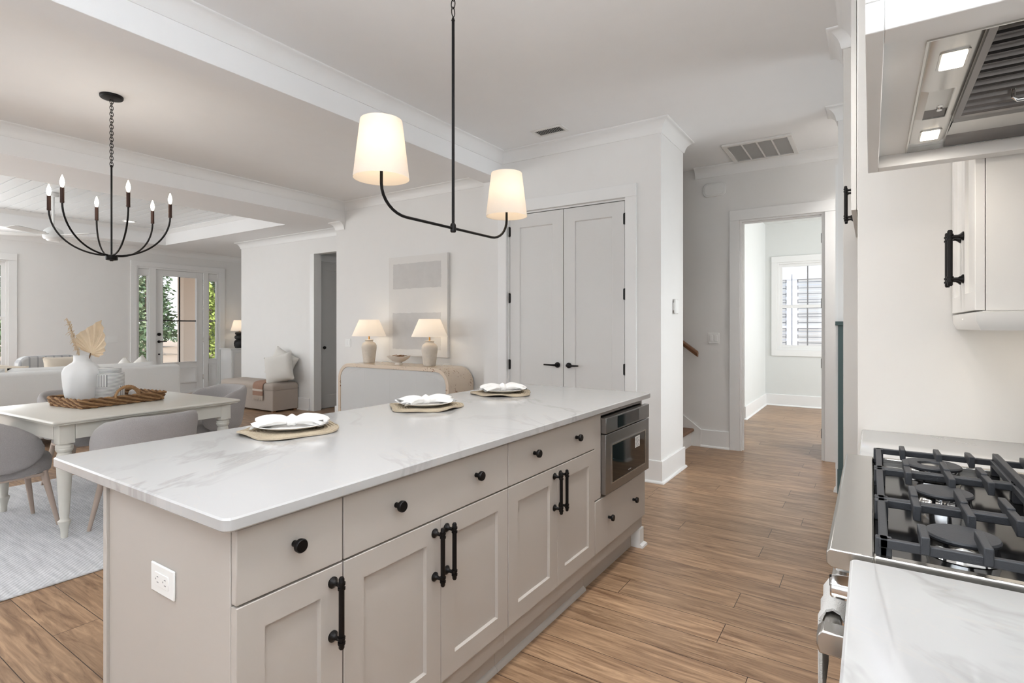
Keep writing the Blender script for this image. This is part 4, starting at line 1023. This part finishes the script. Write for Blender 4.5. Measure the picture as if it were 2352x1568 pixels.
for r, z in ((.05,0),(.052,.008),(.04,.02),(.045,.03),(.09,.05),(.13,.08),(.152,.105),(.147,.107),(.12,.088),(.06,.058),(.02,.054)):
    rings.append([(r*math.cos(a)*1.02, r*math.sin(a)*.9, z+.004*math.sin(3*a)*(z>.09)) for a in [2*PI*i/40 for i in range(40)]])
G().loft(rings).build('body','bowl',t,sharp=70)
rnd = random.Random(5)
for k in range(16):
    a = rnd.uniform(0,2*PI); r0 = rnd.uniform(0,.08); p = Vector((r0*math.cos(a),r0*math.sin(a)*.85,.094+.02*rnd.random())); dd = Vector((rnd.uniform(-1,1),rnd.uniform(-1,1),rnd.uniform(-.15,.3)))*.035
    tw = tag(G().tube([p-dd,p+Vector((0,0,.004)),p+dd],[.003,.0045,.003],6).build('wooden_bead_twig','twig'),'brown twig piece among the twigs in the whitewashed bowl','twig','twigs in the bowl'); tw.location = (-4.84,4.78,.8505)
# artwork
t = thing('wall_art','tall white canvas with two pale grey painted blocks behind the lamps','artwork')
bx(-5.25,-4.255,5.008,5.0495,.94,2.21).build('canvas','canvas',t,bevel=.002)
def block(x0,x1,z0,z1):
    g = G(); rnd = random.Random(int(z0*100)); n = 24; pts = []
    for a, b in (((x0,z0),(x1,z0)),((x1,z0),(x1,z1)),((x1,z1),(x0,z1)),((x0,z1),(x0,z0))):
        for k in range(n): pts.append((a[0]+(b[0]-a[0])*k/n+rnd.uniform(-.004,.004), a[1]+(b[1]-a[1])*k/n+rnd.uniform(-.004,.004)))
    g.prism(pts,1,5.0068,5.008); g.build('painted_block','artgrey',t)
block(-5.17,-4.355,1.80,2.12); block(-5.18,-4.36,1.03,1.49)

# ------------------------------------------------------------------ living room
def cushion(w, h, t_, n=18, pinch=.07):
    g = G(); rings = []
    def P(i, j, s):
        u, v = -1+2*i/n, -1+2*j/n; k = (1-u**4)*(1-v**4); e = 1-pinch*(1-abs(u)**2)*(abs(v)**3) ; e2 = 1-pinch*(1-abs(v)**2)*(abs(u)**3)
        return (u*w/2*e2, s*t_/2*k**.55, v*h/2*e)
    for s in (-1,1):
        V = [[g.v(P(i,j,s)) for j in range(n+1)] for i in range(n+1)]
        for i in range(n):
            for j in range(n): g.f([V[i][j],V[i+1][j],V[i+1][j+1],V[i][j+1]])
    bmesh.ops.remove_doubles(g.bm, verts=g.bm.verts, dist=.0004); return g
def pillow(name, label, loc, rot, w, h, t_, m, group=None, cat='pillow'):
    o = cushion(w,h,t_).build(name, m, sharp=60); o.location = loc; o.rotation_euler = rot; return tag(o, label, cat, group)
t = thing('sofa','pale linen sofa with its back to the dining table','sofa',(-7.99,2.22,0))
SW, SD = 1.29, .49
g = G(); g.loft([[(x,y,z) for x,y in rrect(.98,2.58,.05,4)] for z in (.1,.42)]); g.build('base','sofafab',t,bevel=.01)
g = G(); g.loft([[(x,y,z) for x,y in rrect(.2-2*k,2.58-2*k,.05,5,.39,0)] for k,z in ((0,.42),(0,.79),(.008,.81),(.03,.828))]); g.build('backrest','sofafab',t)
for s in (-1,1):
    g = G(); g.loft([[(x,y,z) for x,y in rrect(.78-2*k,.2-2*k,.05,5,-.1,s*1.19)] for k,z in ((0,.42),(0,.60),(.008,.62),(.03,.635))]); g.build('arm','sofafab',t)
for k in range(3):
    y = (k-1)*.725
    o = G(); o.loft([[(x,yy,z) for x,yy in rrect(.72-2*q,.715-2*q,.06,5,-.1,y)] for q,z in ((.02,.42),(0,.44),(0,.54),(.02,.56))]); o.build('seat_cushion','sofafab',t)
    o = cushion(.71,.5,.22,pinch=.03).build('back_cushion','sofafab',t,sharp=60); o.location = (.2,y,.615); o.rotation_euler = (0,R(0),R(90))
for sx in (-1,1):
    for sy in (-1,1): G().tube([(sx*.42,sy*1.2,.1),(sx*.43,sy*1.21,0)],[.025,.016],12).build('leg','oak',t)
pillow('throw_pillow','ivory throw pillow showing its corner over the sofa back, left of the pair',(-8.2,3.13,.63),(R(0),R(44),R(85)),.42,.42,.13,'pillow','pillows on the sofa')
pillow('throw_pillow','ivory throw pillow showing its corner over the sofa back, right of the pair',(-8.03,3.24,.655),(R(0),R(50),R(85)),.42,.42,.13,'pillow','pillows on the sofa')
pillow('throw_pillow','small cream pillow peeking over the sofa back at the left picture edge',(-8.02,1.42,.66),(R(0),R(20),R(85)),.42,.42,.15,'creampillow','pillows on the sofa')
t = thing('armchair','grey plaid armchair with rounded back beyond the sofa','armchair',(-9.62,2.86,0),R(-80))
g = G(); g.loft([[(x,y,z) for x,y in rrect(.78,.76,.06,4)] for z in (.16,.42)]); g.build('base','plaid',t,bevel=.01)
bk = arch(-.36,.36,.40,.90,.12,8); G().prism(bk,1,-.38,-.22).build('backrest','plaid',t,bevel=.03,seg=4)
for s in (-1,1): bx(s*.37-.06,s*.37+.06,-.34,.38,.4,.62).build('arm','plaid',t,bevel=.03,seg=3)
bx(-.3,.3,-.2,.38,.42,.53).build('seat_cushion','plaid',t,bevel=.035,seg=4)
for sx in (-1,1):
    for sy in (-1,1): G().tube([(sx*.33,sy*.32,.16),(sx*.35,sy*.34,0)],[.022,.014],10).build('leg','oak',t)
pillow('throw_pillow','cream ribbed pillow with a dented top on the plaid armchair',(-9.5,2.88,.70),(R(-8),0,R(102)),.5,.4,.16,'creampillow')
pillow('throw_pillow','round-cornered cream pillow beside the plaid armchair at the picture edge',(-9.15,2.2,.66),(0,R(8),R(95)),.38,.34,.14,'creampillow')
# storage bench, throw and pillows
t = thing('storage_bench','taupe upholstered storage bench against the living room wall','bench',(-8.35,5.09,0))
bx(-.74,.74,-.22,.22,.02,.34).build('box','benchfab',t,bevel=.012,seg=3)
g = G(); g.loft([[(x,y,z) for x,y in rrect(1.49-2*k,.45-2*k,.03,4)] for k,z in ((.004,.345),(0,.352),(0,.40),(.01,.425),(.04,.443),(.1,.45))]); g.build('lid_cushion','benchfab',t)
g = G(); g.sweep([(-.745,-.225),(.745,-.225),(.745,.225)],[(0,.338),(.003,.34),(.003,.346),(0,.348)]); g.build('piping','benchfab',t)
for sx in (-1,1):
    for sy in (-1,1): bx(sx*.7-.025,sx*.7+.025,sy*.18-.025,sy*.18+.025,0,.021).build('foot','oak',t)
t = thing('throw_blanket','folded brown throw with cream fringe draped over the bench','blanket',(-7.985,5.09,0))
pth = [(.2,.4525),(.05,.4545),(-.12,.4525),(-.19,.443),(-.222,.425),(-.232,.40),(-.234,.34),(-.236,.245)]
rings = []
for k in range(13):
    x = -.12+.26*k/12; wv = .003*math.sin(k*1.9)
    rings.append([(x,y-wv*.4,z) for y,z in pth]+[(x,y-(.012 if z < .42 else .004)-wv,z+(.012 if z > .42 else 0)) for y,z in pth[::-1]])
G().loft(rings).build('cloth','throw',t,sharp=60)
g = G(); g.loft([[(x,-.2352,.345),(x,-.2352,.315),(x,-.2505,.315),(x,-.2505,.345)] for x in (-.121,.141)]); g.build('stripe','fringe',t)
g = G(); rnd = random.Random(9)
for k in range(34):
    x = -.12+.26*k/33; dx = rnd.uniform(-.006,.006); g.tube([(x,-.242,.25),(x+dx*.5,-.243,.21),(x+dx,-.242,.16+rnd.uniform(0,.02))],[.0028,.0028,.0016],5)
o = g.build('fringe','fringe',t); o['kind'] = 'stuff'
pillow('throw_pillow','large ivory pillow leaning at the back of the bench, behind the other',(-7.86,5.18,.695),(R(-12),R(24),R(12)),.48,.48,.15,'pillow','pillows on the bench')
pillow('throw_pillow','large ivory pillow tilted on the front right of the bench',(-7.74,5.06,.66),(R(-16),R(-14),R(30)),.47,.47,.16,'pillow','pillows on the bench')
# cabinet with black lamp by the entry
t = thing('cane_cabinet','white cabinet with cane door panels beside the front door','cabinet',(-11.06,6.33,0))
bx(-.2,.2,-.3,.45,.1,.845).build('body','trim',t,bevel=.003); bx(-.22,.22,-.32,.47,.845,.87).build('top','trim',t,bevel=.003)
for y0, y1 in ((-.29,.07),(.075,.44)):
    o = G().panel(lambda u,v,n:(.2+n,y0+u,.14+v), y1-y0, .69, .018, rail=.045, deep=.008).build('door','trim',t)
    arc_ = arch(y0+.05,y1-.05,.2,.78,.12); G().prism([(y,z) for y,z in arc_],0,.209,.2125).build('cane_panel','linen',o)
    knob(o,(.218,y1-.03 if y0 < 0 else y0+.03,.42),(1,0,0))
for sx in (-1,1):
    for sy in (-.28,.43): bx(sx*.18-.02,sx*.18+.02,sy-.02,sy+.02,0,.1).build('leg','trim',t)
t = thing('table_lamp','black stacked-pebble table lamp on the white cabinet by the entry','lamp',(-11.03,6.30,.8705))
G().lathe([(.05,0),(.08,.005),(.1,.05),(.105,.1),(.09,.15),(.06,.175),(.085,.195),(.095,.225),(.085,.255),(.055,.27),(.075,.285),(.085,.31),(.07,.335),(.02,.345)],n=32).build('base','blackpot',t)
G().cyl((0,0,.34),(0,0,.38),.008).build('neck','brass',t)
G().ball((0,0,.47),.03,rz=.04).build('light_bulb','bulb',t)
G().loft([[(r*math.cos(a),r*math.sin(a),z) for a in [2*PI*i/40 for i in range(40)]] for r,z in ((.165,.36),(.105,.58),(.1035,.58),(.1635,.361))],loop=True).build('lamp_shade','shade2',t)
lamp('lamp_glow','POINT',(-11.03,6.30,1.34),(0,0,0),2.2,(1,.88,.74),.03)
# ceiling fan and recessed light in the tray ceiling
t = thing('ceiling_fan','white five-blade ceiling fan under the shiplap tray ceiling','ceiling fan',(-8.85,2.57,0))
G().lathe([(.02,3.0),(.05,3.005),(.07,3.03),(.07,3.049),(.01,3.05)],n=28).build('canopy','fan',t)
G().cyl((0,0,2.6),(0,0,3.01),.014).build('downrod','fan',t)
G().lathe([(.02,2.44),(.09,2.445),(.11,2.47),(.11,2.53),(.09,2.57),(.03,2.61)],n=32).build('motor_housing','fan',t)
G().lathe([(.01,2.42),(.06,2.425),(.075,2.44),(.075,2.446)],n=28).build('light_lens','plastic',t)
for k in range(5):
    a = R(20+72*k); g = G(); g.X = Matrix.Rotation(a,4,'Z') @ Matrix.Translation((0,0,2.5)) @ Matrix.Rotation(R(9),4,'X')
    g.loft([[(r,-w_,-.004),(r,w_,-.004),(r,w_,.004),(r,-w_,.004)] for r, w_ in ((.1,.025),(.16,.03),(.2,.06),(.45,.068),(.62,.07),(.66,.05))]); g.build('blade','fan',t,bevel=.002)
def downlight(label, x, y, z, on=True):
    t = thing('recessed_light', label, 'ceiling light', (x,y,z))
    G().loft([[(r*math.cos(a),r*math.sin(a),zz) for a in [2*PI*i/32 for i in range(32)]] for r,zz in ((.095,-.001),(.094,-.006),(.075,-.006),(.07,-.001))],loop=True).build('trim_ring','plastic',t)
    G().lathe([(.004,-.004),(.072,-.004),(.072,-.001),(.004,-.001)],n=32).build('lens','can',t)
downlight('round recessed ceiling light in the shiplap tray ceiling',-10.18,3.95,3.05)

# ------------------------------------------------------------------ seen through the windows
def tree(label, x, y, h, crown_r, m, seed, conifer=False, z0=-.32, leaves=900, size=.16, group='trees beyond the porch'):
    t = thing('pine_tree' if conifer else 'leafy_tree', label, 'tree', (x,y,z0)); rnd = random.Random(seed)
    G().tube([(0,0,0),(rnd.uniform(-.1,.1),rnd.uniform(-.1,.1),h*.5),(rnd.uniform(-.2,.2),rnd.uniform(-.2,.2),h*.95)],[.05+.014*h,.035+.01*h,.02],10).build('trunk','bark',t)
    g = G(); V = []; F = []
    for k in range(leaves):
        f = rnd.random()**(1.5 if conifer else .8); zc = h*(.12+.88*f) if not conifer else h*(.06+.94*f)
        rr = crown_r*(1-f*.85 if conifer else math.sin(PI*min(.97,.15+.8*f)))*math.sqrt(rnd.random()); a = rnd.uniform(0,2*PI)
        p = Vector((rr*math.cos(a),rr*math.sin(a),zc)); u = Vector((rnd.uniform(-1,1),rnd.uniform(-1,1),rnd.uniform(-.6,.6))).normalized()*size*rnd.uniform(.6,1.3); v = u.orthogonal().normalized()*size*.4
        i = len(V); V += [p-u, p-v+u*.1, p+u, p+v+u*.1]; F.append((i,i+1,i+2,i+3))
    g.bm.free(); me = bpy.data.meshes.new('crown'); me.from_pydata([tuple(p) for p in V],[],F); me.materials.append(M[m]); o = bpy.data.objects.new('crown', me); C.objects.link(o); o.parent = t; return t
kinds = [('bright green shrub standing close beyond the front door','leafC',-17.0,8.65,3.0,.6,False),
 ('slim dark pine seen through the left sidelight','leafB',-21.5,7.5,9,1.4,True),('tall pine behind the door glass, left of the porch column','leafA',-27,10.1,12,1.4,True),
 ('pine behind the upper right door pane','leafB',-23.0,12.2,10,1.2,True),('pale leafy tree filling the right sidelight','leafA',-18.5,12.9,6,1.7,False),
 ('pine far beyond the yard, left of the door view','leafA',-33,11.0,13,1.5,True),('pine far beyond the yard, middle of the door view','leafB',-34,14.2,14,1.5,True),('pine far beyond the yard, right of the door view','leafA',-33,17.4,13,1.5,True),
 ('dark tree seen in the window at the left picture edge','leafB',-21,4.0,8,1.8,False),('light tree behind the left edge window','leafA',-27,5.2,11,2.2,True),('low bush along the far yard edge','leafB',-27,8.8,3,1.5,False)]
for i,(lb,m,x,y,h,cr,con) in enumerate(kinds): tree(lb,x,y,h,cr,m,i+20,con,leaves=2200 if x < -20 else 2400,size=.15 if x < -20 else .075)
for k in range(7): tree('dark evergreen in the distant tree line beyond the yard',-43-5*(k%2),5+4.6*k,15,3.0,'leafB' if k%2 else 'leafA',60+k,True,leaves=2600,size=.34,group=None)['group'] = 'distant tree line'
t = thing('porch_column','square peach porch column outside the front door','column',(-13.5,6.44,-.03))
bx(-.15,.15,-.15,.15,0,2.8).build('shaft','peach',t,bevel=.004); bx(-.19,.19,-.19,.19,0,.16).build('base','peach',t,bevel=.004); bx(-.19,.19,-.19,.19,2.7,2.8).build('capital','peach',t,bevel=.004)
struct(bx(-14.3,-11.42,1.0,9.5,2.77,2.95).build('porch_roof','trim'))
# white house wing outside the far room's window
t = thing('house_wing','white sided house wing with two blinds-covered windows outside the far window','building',(0,14.0,0))
g = G(); z = -.3
while z < 3.6:
    g.prism([(.0,z),(-.018,z),(-.004,z+.16),(.0,z+.16)],0,-4.0,3.0); z += .16
g.box(-4.0,3.0,0,.2,-.32,3.6); g.build('siding','siding',t)
bx(-4.0,3.0,-.03,.0,2.52,3.6).build('frieze_board','siding',t)
for x0, x1 in ((-2.62,-1.63),(-1.41,-.42)):
    o = bpy.data.objects.new('twin_window', None); C.objects.link(o); o.parent = t
    g = G(); g.box(x0-.1,x0,-.05,-.02,.34,2.4); g.box(x1,x1+.1,-.05,-.02,.34,2.4); g.box(x0-.1,x1+.1,-.055,-.02,2.4,2.515); g.box(x0-.1,x1+.1,-.06,-.02,.25,.34); g.box(x0,x1,-.045,-.032,1.28,1.34); g.build('window_frame','siding',o)
    bx(x0,x1,-.012,-.008,.34,2.4).build('dark_interior','quiltstripe',o)
    g = G(); z = .36
    while z < 2.38:
        g.prism([(-.014,z),(-.018,z+.002),(-.03,z+.05),(-.026,z+.05)],0,x0+.02,x1-.02); z += .066
    g.build('blind_slats','plastic',o)
